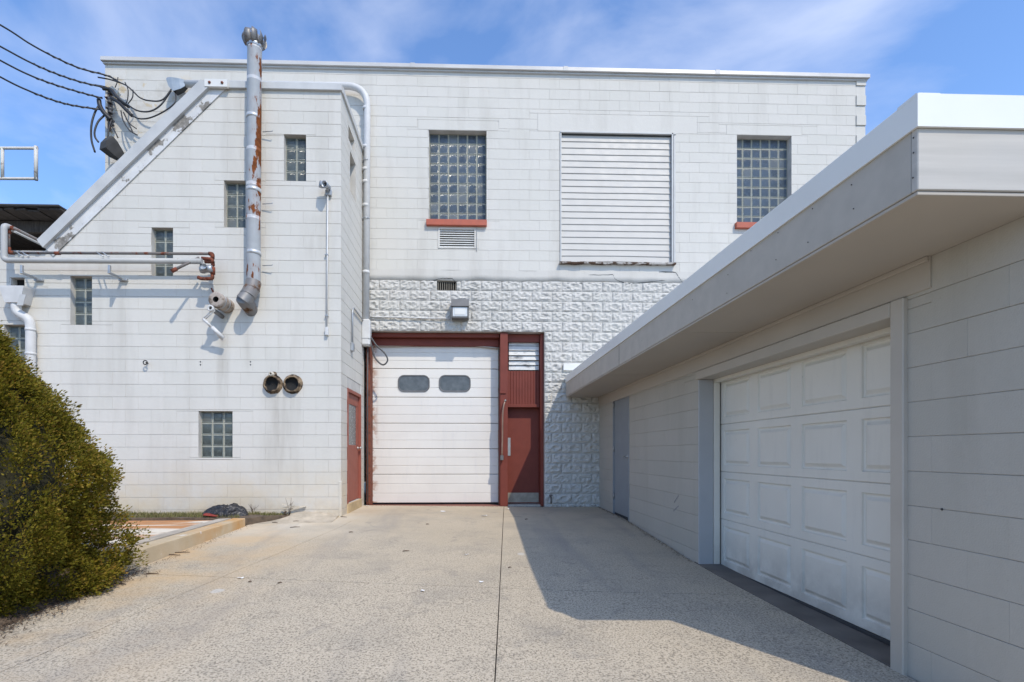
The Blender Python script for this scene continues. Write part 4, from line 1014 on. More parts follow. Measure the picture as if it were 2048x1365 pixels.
for x, y in ((222, 184), (220, 202), (221, 222), (224, 246)):
    mb = MB(); mb.lathe([(-.05, .02), (-.05, .045), (-.02, .04), (0, .022), (.02, .04), (.05, .045), (.05, .02)], onY(x, y, YM - .10), (.1, 0, 1), 12); mb.build('insulator', M['cable_grey'], bx)
    mb = MB(); mb.box(onY(x, y, YM).x - .03, onY(x, y, YM).x + .03, YM - .11, YM - .045, onY(x, y, YM).z - .006, onY(x, y, YM).z + .006); mb.build('arm', M['pipe_rust'], bx)
def wire(name, pts, r, lb, mat=None, dy=None, n=7, grp='cable ends and loops at the corner'):
    dys = dy or [.12] * len(pts)
    mb = MB(); mb.tube(spline([onY(x, y, YM - q) for (x, y), q in zip(pts, dys)], n), r, 7)
    return mb.build(name, mat or M['cable'], label=lb, cat='cable', group=grp)
wire('splice_cable', [(196, 155), (222, 160), (250, 170), (266, 183), (280, 196), (300, 202), (325, 200), (345, 176)], .013, 'slack wire looping from the top cable to the weatherhead', dy=[.12, .14, .16, .2, .24, .26, .26, .2])
wire('splice_cable', [(188, 170), (212, 175), (226, 186), (240, 200), (258, 212), (276, 222), (300, 223), (322, 210), (342, 182)], .014, 'wire looping from the second cable to the weatherhead', dy=[.12, .16, .2, .22, .24, .26, .28, .26, .2])
wire('splice_cable', [(226, 182), (240, 205), (256, 224), (275, 237), (300, 236), (330, 222), (350, 205), (351, 185)], .013, 'wire sagging lowest below the weatherhead', dy=[.1, .2, .22, .24, .26, .26, .22, .16])
wire('cable_splice', [(206, 178), (222, 180), (232, 192), (246, 206), (258, 214)], .030, 'thick taped splice on the second cable', dy=[.16, .18, .2, .2, .2])
wire('cable_splice', [(222, 196), (238, 206), (252, 220), (264, 232)], .032, 'thick taped splice above the dark weatherhead', dy=[.17, .2, .22, .22])
wire('cable_splice', [(198, 200), (200, 212), (208, 226), (222, 240)], .040, 'thick dark splice at the corner of the wall', dy=[.14, .16, .18, .16])
wire('cable_tail', [(200, 208), (190, 225), (183, 250), (183, 280), (190, 305)], .018, 'long cut cable tail hanging outside the corner', dy=[.14, .2, .24, .24, .22])
wire('cable_tail', [(210, 230), (197, 243), (190, 260), (190, 274), (197, 285)], .017, 'short cut cable tail hanging outside the corner', dy=[.14, .2, .24, .24, .22])
wire('cable_tail', [(242, 222), (246, 240), (258, 260), (275, 271)], .012, 'curved cable tail ending over the roof slope', dy=[.2, .24, .24, .2])
wire('cable_tail', [(247, 225), (258, 248), (266, 266)], .012, 'cable tail pointing steeply down over the roof slope', dy=[.2, .24, .22])
wire('cable_tail', [(252, 238), (262, 250), (273, 258)], .010, 'stubby cable tail pointing right over the roof slope', dy=[.2, .24, .22])
wire('feed_cable', [(223, 240), (217, 262), (216, 285)], .016, 'left feed wire dropping into the dark weatherhead', dy=[.16, .2, .22])
wire('feed_cable', [(214, 240), (226, 256), (236, 276)], .012, 'right feed wire dropping into the dark weatherhead', dy=[.16, .2, .22])
wire('bond_wire', [(250, 165), (256, 180), (255, 200), (250, 210)], .010, 'thin jumper wire left of the peeled paint patch', dy=[.16, .2, .2, .2])
wire('bond_wire', [(266, 180), (265, 195), (256, 208)], .010, 'thin jumper wire right below the top cable', dy=[.2, .2, .2])
wire('guy_wire', [(236, 155), (234, 166), (230, 176)], .008, 'short thin tie wire under the top cable', dy=[.1, .1, .1])
# ---- pipe run across the annex front
yb1, yb2_ = YA - .30, YA - .22
t = thing('white_gas_pipe', onY(200, 524, yb1), 'long whitish pipe running level across the annex', 'pipe')
e0 = onY(8, 521, yb1)
mb = MB(); mb.tube(fillet([onY(404, 523, yb1), e0, onY(8, 450, yb1), onY(8, 450, yb1) + Vector((0, .9, 0))], .07, 6), .043, 12); mb.build('pipe', M['pipe_gas'], t)
for x in (40, 215):
    P = onY(x + 4, 535, yb1); mb = MB(); mb.box(P.x - .02, P.x + .02, yb1 - .02, YA, P.z - .10, P.z - .07, .004); mb.box(P.x - .015, P.x + .015, yb1 - .02, yb1 + .02, P.z - .07, P.z + .03, .003); mb.box(P.x - .04, P.x + .09, YA - .05, YA, P.z - .12, P.z - .085, .004); mb.build('bracket', M['galv'], t)
t = thing('rusty_gas_pipe', onY(220, 508, yb2_), 'thin rusty pipe running above the whitish pipe', 'pipe')
mb = MB(); mb.tube([onY(424, 508, yb2_), onY(22, 506, yb2_)], .022, 10); mb.tube([onY(17, 500, yb2_), onY(17, 462, yb2_)], .022, 10); P = onY(24, 456, yb2_); mb.tube([P, P + Vector((0, 2.2, 0))], .024, 10); mb.build('pipe', M['pipe_rust'], t)
mb = MB(); P = onY(30, 460, yb2_); mb.tube([P + Vector((0, 0, -.03)), P + Vector((0, 2.2, -.03))], .018, 8); mb.build('pipe', M['pipe_gas'], t)
for pts in ([(28, 506), (17, 506), (17, 495)], [(17, 468), (17, 456), (26, 456)], [(418, 508), (425, 508), (425, 518)]):
    mb = MB(); mb.tube(fillet([onY(x, y, yb2_) for x, y in pts], .05, 5), .031, 10); mb.build('elbow', M['rust'], t)
mb = MB(); mb.tube([onY(110, 507, yb2_), onY(120, 507, yb2_)], .028, 10); mb.build('coupling', M['rust'], t)
for x in (33, 193):
    for q in (0, 11):
        A = onY(x + q, 504, yb2_ - .03); B = onY(x + q + 14, 514, yb1 - .05); mb = MB(); mb.tube([A, A.lerp(B, .5) + Vector((0, -.02, 0)), B], .009, 6); mb.build('clamp', M['galv'], t)
t = thing('valve_cluster', onY(418, 560, yb2_), 'rusty pipe fittings and valve at the end of the pipe run', 'valve')
def seg(nm, pts, r, mt, dy=0, par=None): mb = MB(); mb.tube(fillet([onY(x, y, yb2_ - dy) for x, y in pts], .04, 4), r, 10); return mb.build(nm, mt, par or t)
seg('pipe', [(425, 512), (425, 558)], .022, M['rust']); seg('elbow', [(404, 517), (424, 519), (426, 526)], .028, M['rust'], .02); seg('tee', [(410, 524), (426, 524), (426, 532)], .027, M['rust'])
seg('union', [(425.5, 535), (425.5, 549)], .037, M['rust']); seg('elbow', [(412, 558), (425, 558), (425, 550)], .027, M['rust']); seg('elbow', [(396, 555), (402, 558), (412, 558)], .027, M['rust'], .03)
seg('pipe', [(402, 545), (402, 522)], .018, M['galv'], .03); mb = MB(); P = onY(413, 539, yb2_ - .03)
mb.lathe([(-.10, .035), (-.09, .055), (-.05, .062), (0, .05), (.04, .06), (.09, .055), (.10, .03)], P, (1, 0, .1), 14); mb.lathe([(0, .03), (.06, .03), (.065, .05), (.08, .05)], P, (-.1, -1, .2), 12); mb.build('valve_body', M['galv'], t)
P = onY(398, 516, yb2_ - .02); Q = onY(347, 541, yb1 - .16); mb = MB(); mb.tube([P, Q], .021, 10); mb.build('pipe', M['pipe_rust'], t)
dd = (Q - P).normalized(); mb = MB(); mb.tube([Q - dd * .05, Q + dd * .03], .031, 10); mb.build('end_cap', M['rust'], t)
seg('nipple', [(423, 577), (427, 586), (432, 592)], .014, M['rust'], -.18)
# ---- insulated pipe stub and loose bracket
P = onY(455, 613, YA); t = thing('insulated_pipe', P, 'cut insulated pipe stub sticking out of the annex', 'pipe')
ax = Vector((-.06, -1, .03)); mb = MB(); mb.lathe([(-.02, .115), (.30, .12), (.335, .118), (.34, .10), (.338, .045)], P, ax, 26); mb.build('insulation', M['insul'], t)
mb = MB(); mb.lathe([(.3375, .048), (.33, .042), (.20, .04), (.19, .001)], P, ax, 18); mb.build('bore', M['void'], t)
for k in (.12, .24): mb = MB(); mb.lathe([(k, .119), (k, .122), (k + .02, .122), (k + .02, .119)], P, ax, 26); mb.build('band', M['galv'], t)
t = thing('bent_bracket', onY(430, 640, YA), 'loose white bent bracket arm below the insulated stub', 'bracket')
a1, a2, a3, a4 = onY(445, 634, YA), onY(424, 619, YA - .30), onY(406, 638, YA - .28), onY(447, 677, YA - .14)
mb = MB(); mb.tube([a1, a2], .035, 10); mb.build('tube', M['stack_dark'], t); mb = MB(); mb.lathe([(-.02, .045), (0, .05), (.05, .05), (.055, .03), (.03, .028)], a2, a2 - a1, 12); mb.build('ring', M['pipe_white'], t)
for q in (0, .045): mb = MB(); mb.tube([a2 + Vector((q, 0, -.02)), a3 + Vector((q, 0, 0))], .010, 6); mb.build('rod', M['pipe_white'], t)
mb = MB(); dd = a4 - a3; mb.tube([a3, a3 + dd * .45], .022, 8); mb.tube([a3 + dd * .42, a4], .033, 8); mb.tube([a3 + dd * .5 + Vector((.0, .02, -.05)), a4 + Vector((-.02, .02, -.03))], .014, 6); mb.build('arm', M['pipe_white'], t)
# ---- two sooty wall sleeves and the small pipe above
for x, lb in ((546, 'left sooty round vent sleeve in the annex wall'), (586, 'right sooty round vent sleeve in the annex wall')):
    P = onY(x, 769, YA); t = thing('vent_sleeve', P, lb, 'vent', 'round vent sleeves')
    mb = MB(); prof = [(-.01, .165), (.008, .16), (.018, .135), (.07, .128), (.072, .112), (.03, .108)]
    mb.lathe(prof, P, (0, -1, 0), 26)
    mb.v = [(vx + .010 * mnoise.noise(Vector((vx * 14, vy, vz * 14))), vy, vz + .012 * mnoise.noise(Vector((vx * 14, 5, vz * 14)))) for vx, vy, vz in mb.v]
    mb.build('collar', M['sooty'], t); mb = MB(); mb.lathe([(.060, .1105), (.012, .109), (.008, .001)], P, (0, -1, 0), 22); mb.build('bore', M['void'], t)
P = onY(548, 750, YA); t = thing('small_pipe', P, 'small pipe end above the left vent sleeve', 'pipe')
mb = MB(); mb.lathe([(0, .052), (.02, .045), (.02, .03), (.10, .03), (.10, .02)], P, (-.1, -1, 0), 14); mb.build('stub', M['sooty'], t); mb = MB(); mb.lathe([(.05, .033), (.12, .033), (.12, .018), (.08, .016)], P, (-.1, -1, 0), 14); mb.build('nozzle', M['tan_wood'], t); mb = MB(); mb.lathe([(.085, .018), (.084, .0005)], P, (-.1, -1, 0), 10); mb.build('bore', M['void'], t)
# ---- spotlight with its conduit
P = onY(656, 384, YA - .06); t = thing('twin_spotlight', P, 'small grey twin spotlight above the thin conduit', 'lamp')
mb = MB(); mb.box(P.x - .05, P.x + .05, YA - .055, YA - .001, P.z - .05, P.z + .05, .01); mb.build('base', M['galv'], t)
for dx_, ax in ((-.01, (-.85, -.45, .10)), (.01, (-.25, -1, -.15))):
    mb = MB(); q = P + Vector((dx_, -.05, .06)); mb.tube([P, q], .014, 8); mb.lathe([(-.06, .015), (-.05, .032), (.02, .036), (.06, .05), (.11, .055), (.11, .045), (.07, .03)], q, ax, 14); mb.build('lamp_head', M['galv'], t)
t = thing('thin_conduit', onY(654, 668, YA - .02), 'thin white conduit dropping from the spotlight to a small box', 'conduit')
mb = MB(); mb.tube([onY(655.5, 390, YA - .03), onY(653.5, 656, YA - .03)], .013, 8); mb.build('pipe', M['pipe_white'], t)
mb = MB(); A = onY(650.5, 671, YA - .04); B = onY(656.5, 655, YA - .04); mb.box(A.x, B.x, YA - .06, YA - .001, A.z, B.z, .006); mb.build('box', M['pipe_white'], t)
for y in (510, 632): mb = MB(); q = onY(653.8, y, YA - .03); mb.box(q.x - .03, q.x + .02, YA - .048, YA - .001, q.z - .008, q.z + .008, .003); mb.build('strap', M['galv'], t)
# ---- small conduit and box on the annex side
t = thing('side_conduit', onX(703, 694, XC + .03), 'small grey conduit bending down to a switch box on the annex side', 'conduit')
b0 = onX(705, 688, XC + .03); b1 = onX(706, 614, XC + .03); b2 = Vector((XC + .03, YM - .2, b1.z - .02)); b1.y = b0.y
mb = MB(); mb.tube(fillet([b2, b1, b0], .16, 8), .015, 8); mb.build('pipe', M['galv'], t); mb = MB(); mb.box(XC + .001, XC + .055, b0.y - .05, b0.y + .06, b0.z - .13, b0.z + .01, .006); mb.build('box', M['galv'], t)
# ---- black cable loop in front of the overhead door corner
mb = MB(); mb.tube(spline([onY(738, 668, YM - .1), onY(752, 690, YM - .16), onY(770, 708, YM - .18), (onY(775, 722, YM - .17)), onY(765, 730, YM - .16), onY(750, 716, YM - .14), onY(744, 695, YM - .12), onY(739, 672, YM - .08)], 8), .016, 8)
mb.build('cable_loop', M['cable_grey'], label='black cable loop hanging at the overhead door corner', cat='cable')
mb = MB(); mb.tube([onY(735.5, 690, YM - .07), onY(735, 800, YM - .06), onY(735.5, 1004, YM - .06)], .013, 7); mb.build('door_cord', M['cable_grey'], label='dark cord running straight down beside the overhead door', cat='cable')
mb = MB(); mb.tube(spline([onY(740, 634, YM - .035), onY(800, 635, YM - .045), onY(860, 637, YM - .05), onY(900, 637, YM - .05)], 6), .013, 7); mb.build('lamp_feed', M['pipe_white'], label='thin conduit running level to the wall floodlight', cat='conduit')
# ---- floodlight
A = onY(901, 636, YM - .22); B = onY(938, 598, YM - .22); zc = A.z + (B.z - A.z) * .60
t = thing('wall_floodlight', (A.x / 2 + B.x / 2, YM, A.z), 'dark grey box floodlight above the overhead door', 'lamp')
mb = MB(); w0, w1 = A.x + .012, B.x - .0
mb.prism([(w0, YM - .0, B.z - .02), (w0, YM - .20, B.z), (w0, YM - .25, zc), (w0, YM - .235, zc - .012), (w0, YM - .03, zc - .012), (w0, YM, zc - .03)], (w1 - w0, 0, 0)); hm = mb.build('hood', M['light_grey'], t)
mb = MB(); mb.box(w0 + .004, w0 + .03, YM - .232, YM - .02, A.z, zc - .014, .004); mb.box(w1 - .03, w1 - .004, YM - .232, YM - .02, A.z, zc - .014, .004); mb.box(w0 + .031, w1 - .031, YM - .225, YM - .02, A.z, A.z + .03, .004); mb.box(w0 + .05, w1 - .05, YM - .02, YM + .02, A.z + .02, B.z - .05); mb.build('housing', M['light_grey'], t)
mb = MB(); mb.box(w0 + .031, w1 - .031, YM - .222, YM - .205, A.z + .031, zc - .015, .004); mb.build('lens', M['lens'], t)
mb = MB(); mb.box(w0 + .07, w1 - .07, YM - .229, YM - .223, A.z + .06, zc - .04, .002); mb.build('bulb_frame', M['white_metal'], t)
# ---- pull conduit on the red post
t = thing('switch_conduit', onY(1003, 920, YM - .03), 'thin bent conduit and key switch on the red door post', 'conduit')
mb = MB(); mb.tube(spline([onY(1010, 803, YM - .02), onY(1007.5, 812, YM - .05), onY(1005.5, 830, YM - .05), onY(1005, 870, YM - .03), onY(1004, 912, YM - .03)], 6), .016, 8); mb.build('pipe', simple('bronze_pipe', (.30, .20, .15), .45, .2, 9, metal=.3), t)
mb = MB(); mb.lathe([(0, .02), (.03, .025), (.05, .02), (.055, .001)], onY(1010.5, 803, YM - .0), (0, -1, .3), 10); mb.build('end_fitting', M['steel'], t)
mb = MB(); A = onY(1000.5, 921, YM - .02); B = onY(1007, 911, YM - .02); mb.box(A.x, B.x, YM - .05, YM + .011, A.z, B.z, .008); mb.build('switch_box', M['light_grey'], t)
# ---- spigot on the rock-faced wall
P = onY(1101, 997, YM - .03); t = thing('hose_spigot', P, 'small dark hose spigot low on the rock-faced wall', 'tap')
mb = MB(); mb.tube([P + Vector((0, .04, .02)), P + Vector((0, -.05, .02)), P + Vector((0, -.07, -.03)), P + Vector((0, -.08, -.10))], .016, 8); mb.build('spout', M['pipe_rust'], t); mb = MB(); mb.lathe([(0, .01), (.03, .01), (.032, .035), (.042, .035), (.044, .002)], P + Vector((0, -.03, .03)), (0, -.3, 1), 10); mb.build('handle', M['pipe_rust'], t)
# ---- rain head and downpipe at the left
y_ = YA
A = onY(12, 607, y_ - .14); B = onY(53, 575, y_ - .14)
t = thing('rain_downpipe', (A.x + .3, YA, 0), 'white rainwater hopper and crooked downpipe at the left', 'downpipe')
mb = MB(); r0 = [(A.x - .03, y_ - .22, B.z), (B.x + .02, y_ - .22, B.z), (B.x + .02, y_, B.z + .03), (A.x - .03, y_, B.z + .03)]; r1 = [(A.x + .03, y_ - .2, A.z), (B.x - .05, y_ - .2, A.z), (B.x - .05, y_, A.z), (A.x + .03, y_, A.z)]
r2 = [(A.x - .03, y_ - .22, B.z - .03), (B.x + .02, y_ - .22, B.z - .03), (B.x + .02, y_, B.z), (A.x - .03, y_, B.z)]
for p, q in ((r0, r2), (r2, r1)): mb.add(p + q, [(k, (k+1) % 4, 4+(k+1) % 4, 4+k) for k in range(4)])
mb.add(r1, [(0, 1, 2, 3)]); hp = mb.build('hopper', M['pipe_white'], t)
s_ = hp.modifiers.new('s', 'SOLIDIFY'); s_.thickness = .008
mb = MB(); c1, c2 = onY(33, 611, y_ - .235), onY(52, 590, y_ - .235); mb.prism([(c1.x, c1.y, c1.z), (c2.x - .05, c1.y, c1.z), (c2.x + .01, c1.y - .015, c2.z), (c1.x + .06, c1.y - .015, c2.z)], (0, .012, 0)); mb.build('patch_plate', M['flash'], t)
mb = MB(); mb.tube(fillet([onY(32, 605, y_ - .12), onY(33, 625, y_ - .12), onY(60, 640, y_ - .09), onY(61.5, 662, y_ - .09), Vector((onY(61.5, 662, y_ - .09).x, y_ - .09, .12))], .10, 6), .068, 12); mb.build('pipe', M['pipe_white'], t)
for y in (660, 708): mb = MB(); mb.lathe([(-.02, .069), (-.018, .074), (.018, .074), (.02, .069)], onY(61.5, y, y_ - .09), (0, 0, 1), 14); mb.build('strap', M['pipe_white'], t)
# ---- eye bolt and pairs of anchor holes
P = onY(296, 727, YA); mb = MB(); mb.tube([P + Vector((0, .02, 0)), P + Vector((0, -.05, 0))], .010, 7); mb.tube([P + Vector((.032 * math.cos(a), -.07, .032 * math.sin(a))) for a in [k * math.pi / 6 for k in range(12)]], .009, 6); mb.build('eye_bolt', M['dark_gap'], label='dark eye bolt in the blank annex wall', cat='bolt')
for x, lb in ((401, 'left'), (501, 'right')):
    for dy_ in (0, 6):
        mb = MB(); mb.lathe([(0, .012), (.003, .011), (.003, .0005)], onY(x, 724 + dy_, YA - .0015), (0, -1, 0), 8); mb.build('anchor_bolt', M['dark_gap'], ann)

# ================================================================== SIGN FRAME AND CANOPY AT THE LEFT
yf = 11.0; t = thing('pipe_frame', onY(72, 360, yf), 'white welded pipe frame jutting in at the left against the sky', 'frame')
for (x0, y0), (x1, y1) in (((-260, 296), (75, 297)), ((-260, 357), (75, 358)), ((72, 293), (72, 361)), ((5, 297), (5, 357)), ((-65, 297), (-65, 357)), ((-135, 297), (-135, 357))):
    mb = MB(); mb.tube([onY(x0, y0, yf), onY(x1, y1, yf)], .03 if x0 != 72 else .036, 8); mb.build('bar', worn('frame_paint', (.62, .60, .55), (.20, .12, .07), .6, .60, .68, 7) if 'frame_paint' not in bpy.data.materials else bpy.data.materials['frame_paint'], t)
q = onY(-260, 290, yf); mb = MB(); mb.tube([(q.x, yf, -.7), (q.x, yf, q.z + .2)], .06, 10); mb.build('post', bpy.data.materials['frame_paint'], t)
t = thing('timber_canopy', (-10, 12, 0), 'dark timber canopy roof behind the annex at the left', 'canopy')
c0 = onY(60, 421, 9.0).z; xr = XL - .03; xl = -12.4
zcan = lambda y: c0 - .02 * (y - 9.0)
n = 26
for i in range(n):
    x0, x1 = xl + (xr - xl) * i / n, xl + (xr - xl) * (i + 1) / n; mb = MB(); dz = random.uniform(-.012, .012)
    mb.prism([(x0 + .004, 9.0 + random.uniform(-.03, .03), zcan(9) + dz), (x1 - .004, 9.0 + random.uniform(-.03, .03), zcan(9) + dz), (x1 - .004, 16, zcan(16) + dz), (x0 + .004, 16, zcan(16) + dz)], (0, 0, .03)); mb.build('plank', M['dark_wood'], t)
for y in (9.4, 10.6, 11.8, 13.0, 14.2, 15.4): mb = MB(); mb.box(xl, xr, y - .04, y + .04, zcan(y) - .22, zcan(y) - .016, .004); mb.build('joist', M['dark_wood'], t)
mb = MB(); mb.box(xl, xr, 16, 16.1, -.7, zcan(16) + .02); mb.build('back_wall', M['dark_wood'], t); mb = MB(); mb.box(xl, xl + .1, 10.1, 15.99, -.7, zcan(16) - .25); mb.build('side_wall', M['dark_wood'], t)
mb = MB(); mb.box(xl - .02, xr, 8.93, 16.2, zcan(9) + .05, zcan(9) + .075); mb.build('roofing', M['dark_gap'], t)

# ================================================================== PLANTS
def evergreen(cx, cy, z0):
    t = thing('evergreen_bush', (cx, cy, z0), 'big olive green conical evergreen bush at the lower left', 'bush')
    rng = np.random.default_rng(3); Ht = 2.72
    def rad(z):                                             # outline
        s = z / Ht; return 1.08 * np.interp(s, [0, .05, .12, .28, .45, .57, .66, .82, .92, 1.0], [.92, .98, 1.02, 1.09, .97, .78, .60, .29, .14, .02])
    nC = 2700; zz = rng.random(nC) ** 1.15 * Ht; th = rng.random(nC) * 2 * np.pi
    lob = 1 + .07 * np.sin(3 * th + zz * 2.1) + .075 * np.sin(7 * th - zz * 4.3) + .06 * np.sin(12 * th + 5 * zz) * np.sin(7 * zz)
    lob = lob + np.array([.22 * mnoise.noise(Vector((math.cos(a) * 2.6, math.sin(a) * 2.6, z * 2.4))) + .10 * mnoise.noise(Vector((math.cos(a) * 6, math.sin(a) * 6, z * 5))) for a, z in zip(th, zz)])
    rr = rad(zz) * lob * rng.uniform(.86, 1.02, nC)
    C = np.stack([cx + rr * np.cos(th), cy + rr * np.sin(th), z0 + .05 + zz], 1)
    # a few leaders standing off the outline
    per = 105; n = nC * per; ci = np.repeat(np.arange(nC), per); sz = np.repeat(rng.uniform(.045, .115, nC), per)
    d = rng.normal(size=(n, 3)); d /= np.linalg.norm(d, axis=1)[:, None]; d[:, 2] *= 1.15
    P = C[ci] + d * sz[:, None] * rng.random((n, 1)) ** .45
    out = np.stack([np.cos(th[ci]), np.sin(th[ci]), np.full(n, .55)], 1) + .75 * d + rng.normal(0, .25, (n, 3)); out /= np.linalg.norm(out, axis=1)[:, None]
    ref = rng.normal(size=(n, 3)); sd = np.cross(out, ref); sd /= np.linalg.norm(sd, axis=1)[:, None]
    L = rng.uniform(.016, .036, n)[:, None]; w = L * rng.uniform(.18, .30, (n, 1))
    bend = np.cross(out, sd) * L * .18
    v = np.stack([P, P + out * L * .5 + sd * w + bend, P + out * L, P + out * L * .5 - sd * w + bend], 1).reshape(-1, 3)
    keep = v[:, 2].reshape(-1, 4).min(1) > z0 + .02
    v = v.reshape(-1, 4, 3)[keep].reshape(-1, 3); m = len(v) // 4
    me = bpy.data.meshes.new('crown'); me.vertices.add(len(v)); me.vertices.foreach_set('co', (v - np.array([cx, cy, z0])).ravel())
    me.loops.add(m * 4); me.loops.foreach_set('vertex_index', np.arange(m * 4)); me.polygons.add(m)
    me.polygons.foreach_set('loop_start', np.arange(m) * 4); me.polygons.foreach_set('loop_total', np.full(m, 4)); me.update(calc_edges=True); me.materials.append(M['leaf'])
    o = link('crown', me, t, (cx, cy, z0))
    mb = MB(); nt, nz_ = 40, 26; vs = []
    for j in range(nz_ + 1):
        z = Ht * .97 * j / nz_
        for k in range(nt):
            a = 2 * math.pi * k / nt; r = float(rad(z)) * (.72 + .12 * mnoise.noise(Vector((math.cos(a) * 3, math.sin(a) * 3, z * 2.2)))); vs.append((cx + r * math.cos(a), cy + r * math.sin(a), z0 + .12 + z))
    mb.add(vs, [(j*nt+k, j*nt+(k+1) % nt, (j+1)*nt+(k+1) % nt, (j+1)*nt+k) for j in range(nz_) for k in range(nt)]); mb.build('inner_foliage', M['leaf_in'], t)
    mb = MB(); mb.tube([(cx, cy, z0 - .2), (cx + .02, cy, z0 + .8), (cx, cy + .02, z0 + 2.4)], [.13, .10, .04], 10); mb.build('trunk', M['bark'], t)
evergreen(-4.33, 4.14, -.16)
def blades(name, n, region, zf, h0, h1, mat, label, cat, flat=None):
    rng = np.random.default_rng(11); V = []
    for i in range(n):
        x, y = region(rng)
        z = zf(x, y); h = rng.uniform(h0, h1); a = rng.random() * 6.28; l = rng.uniform(.2, .9) * h; w = rng.uniform(.003, .006)
        if flat: l = rng.uniform(*flat)
        dx_, dy_ = math.cos(a), math.sin(a); V += [(x - dy_ * w, y + dx_ * w, z - .01), (x + dy_ * w, y - dx_ * w, z - .01), (x + dx_ * l, y + dy_ * l, z + h)]
    mb = MB(); mb.add(V, [(3*i, 3*i+1, 3*i+2) for i in range(n)]); mb.build(name, mat, kind='stuff', label=label, cat=cat)
def vreg(rng):
    while True:
        x, y = rng.uniform(-6.2, -2.8), rng.uniform(7.66, 8.2)
        if x < -3.42 + (y - 7.66) * 1.0 and mnoise.noise(Vector((x * 2.2, y * 2.5, 7))) > -.22: return x, y
blades('grass', 5200, vreg, verge_z, .02, .065, M['grass'], 'thin patchy grass along the foot of the annex wall', 'grass')
def weed(x, y, z, h, lb, n=5):
    mb = MB(); rng = random.Random(int(x * 100))
    base = Vector((x, y, z))
    for i in range(n):
        a = rng.uniform(-1, 1) * .35; tip = base + Vector((h * a * rng.uniform(.5, 1.2), rng.uniform(-.05, .02), h * rng.uniform(.5, 1))); mid = base.lerp(tip, .55) + Vector((rng.uniform(-.02, .02), 0, 0)); mb.tube([base, mid, tip], [.004, .003, .0015], 5)
        mb.tube([mid, mid + Vector((rng.uniform(-.08, .08), -.01, rng.uniform(.03, .09)))], [.0025, .001], 4)
    mb.build('dry_weed', M['twig'], label=lb, cat='weed', group='dry weeds at the wall')
P = onY(578, 1012, 8.16); weed(P.x, 8.16, .06, .32, 'tall dry weed stalk right of the black bag')
P = onY(505, 1012, 8.18); weed(P.x, 8.18, .08, .18, 'short dry weed close behind the black bag')
P = onY(572, 1020, 8.1); weed(P.x, 8.1, .07, .10, 'tuft of weed under the pale wood scrap', 9)

# ================================================================== LITTER
A = onY(402, 1030, 7.86); B = onY(492, 1006, 7.86)
def bag():
    bm = bmesh.new(); bmesh.ops.create_icosphere(bm, subdivisions=5, radius=1)
    cx, cz = (A.x + B.x) / 2, .09; L = (B.x - A.x) / 2
    for v in bm.verts:
        p = v.co.copy(); n1 = mnoise.noise(p * 1.6 + Vector((3, 1, 2))); n2 = abs(mnoise.noise(p * 3.4)); n3 = abs(mnoise.noise(p * 7 + Vector((9, 0, 0))))
        s = 1 + .22 * n1 - .26 * n2 - .12 * n3
        x = p.x * L * (1 + .06 * n1); hgt = .225 * (1.0 - .25 * max(0, -p.x) + .18 * math.exp(-((p.x - .42) / .25) ** 2) - .28 * math.exp(-((p.x - .12) / .09) ** 2))
        v.co = Vector((x, p.y * .20 * s, (p.z * hgt * s) if p.z > 0 else p.z * .03))
    me = bpy.data.meshes.new('rubbish_bag'); bm.to_mesh(me); bm.free(); me.materials.append(M['bag'])
    for f in me.polygons: f.use_smooth = True
    tag(link('rubbish_bag', me, None, (cx, 7.92, .085)), 'slumped black plastic bag on the grass by the wall', 'bag')
bag()
mb = MB(); P = onY(413, 1032, 7.7); n = 8; vs = []
for j in range(4):
    for i in range(n + 1):
        u = i / n; vs.append((P.x - .03 + u * .20, P.y - .05 + j * .05, .115 + .05 * (1 - u) * (1 + .6 * mnoise.noise(Vector((i * .7, j, 2)))) * (1 - abs(j - 1.5) / 2.5) + .008))
mb.add(vs, [(j*(n+1)+i, j*(n+1)+i+1, (j+1)*(n+1)+i+1, (j+1)*(n+1)+i) for j in range(3) for i in range(n)], 0, True); o = mb.build('red_rag', M['red_rag'], label='crumpled red cloth peeking from under the black bag', cat='cloth'); o.modifiers.new('s', 'SOLIDIFY').thickness = .008
P = onY(586, 1013, 8.2); mb = MB(); mb.prism([(P.x - .16, 8.12, P.z - .02), (P.x + .20, 8.20, P.z - .01), (P.x + .20, 8.20, P.z + .006), (P.x - .06, 8.13, P.z + .006), (P.x - .15, 8.12, P.z + .04)], (0, .04, 0)); mb.build('wood_scrap', M['tan_wood'], label='pale splintered wood scrap at the annex wall foot', cat='wood')
def gpt(px_, py_):
    u, v = (px_ - 970) / 1000, (906 - py_) / 1000; t_ = 5.0
    for _ in range(40):
        p = Vector((t_ * (SA + u * CA), t_ * (CA - u * SA), 0)); t_ = (gz(p.x, p.y) - H) / v
    p.z = gz(p.x, p.y); return p
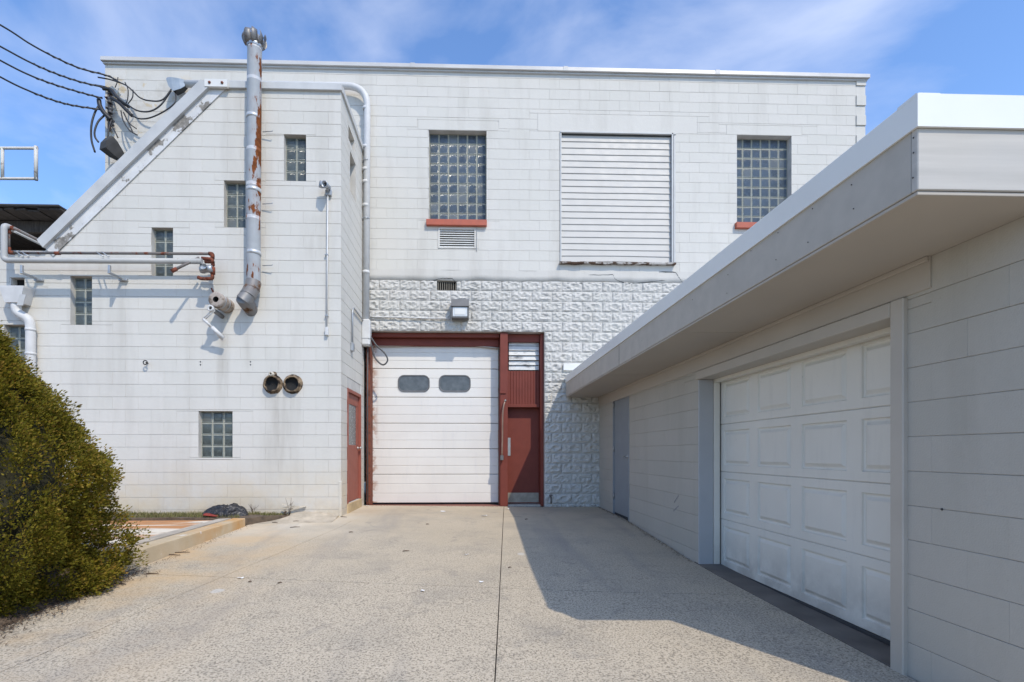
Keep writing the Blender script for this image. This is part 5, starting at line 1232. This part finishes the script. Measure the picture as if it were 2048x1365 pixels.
for i, (x, y, s) in enumerate(((886, 1024, .10), (968, 1033, .11), (735, 1013, .06), (934, 1111, .05), (845, 1184, .055), (482, 1158, .05), (963, 1166, .04), (1015, 1019, .06))):
    p = gpt(x, y); mb = MB(); n = 5; vs = []
    for k in range(7):
        a = 2 * math.pi * k / 7; r = .7 * s * random.uniform(.45, 1); vs.append((p.x + r * math.cos(a), p.y + r * .7 * math.sin(a), p.z + .006 + random.uniform(0, .014)))
    vs.append((p.x, p.y, p.z + .012)); mb.add(vs, [(k, (k+1) % 7, 7) for k in range(7)]); o = mb.build('paper_scrap', M['paper'], label='small torn white paper scrap lying on the driveway', cat='paper', group='paper scraps on the driveway'); o.modifiers.new('s', 'SOLIDIFY').thickness = .002
for i, (x, y, l) in enumerate(((683, 1035, .22), (550, 1047, .12), (590, 1056, .14), (812, 1104, .08), (592, 1044, .08), (615, 1030, .1), (855, 1050, .05), (702, 1066, .06), (1020, 1137, .04), (1053, 1040, .05), (365, 1107, .16), (345, 1112, .2), (560, 1168, .04), (500, 1166, .03), (305, 1150, .12), (240, 1170, .15), (215, 1178, .10))):
    p = gpt(x, y); a = random.uniform(-.5, .5); d_ = Vector((math.cos(a), math.sin(a), 0)) * l / 2; mb = MB(); mb.tube([p - d_ + Vector((0, 0, .010)), p + Vector((0, .01, .012)), p + d_ + Vector((0, 0, .010))], [.005, .006, .003], 5)
    mb.build('twig', M['twig'], label='small dark twig lying on the concrete', cat='twig', group='twigs on the driveway')
# dead needles under the evergreen
def dreg(rng):
    y = rng.uniform(2.4, 5.1); return -3.30 - rng.normal(0, .09), y
blades('needle_litter', 2400, dreg, lambda x, y: max(gz(x, y), soilz(x, y)) + .012, .001, .006, M['twig'], 'dead needles scattered along the driveway edge', 'litter', (.012, .05))

def greg(rng):
    if rng.random() < .6: return 2.575 - abs(rng.normal(0, .03)), rng.uniform(5.7, 9.95)
    if rng.random() < .5: return -3.36 + abs(rng.normal(0, .05)) + rng.uniform(0, .02), rng.uniform(5.0, 7.7)
    return rng.uniform(-2.0, 2.4), 9.95 - abs(rng.normal(0, .05))
blades('wall_debris', 1500, greg, lambda x, y: gz(x, y) + .004, .001, .010, M['twig'], 'fine dark debris gathered along the wall feet and kerb', 'debris', (.008, .035))
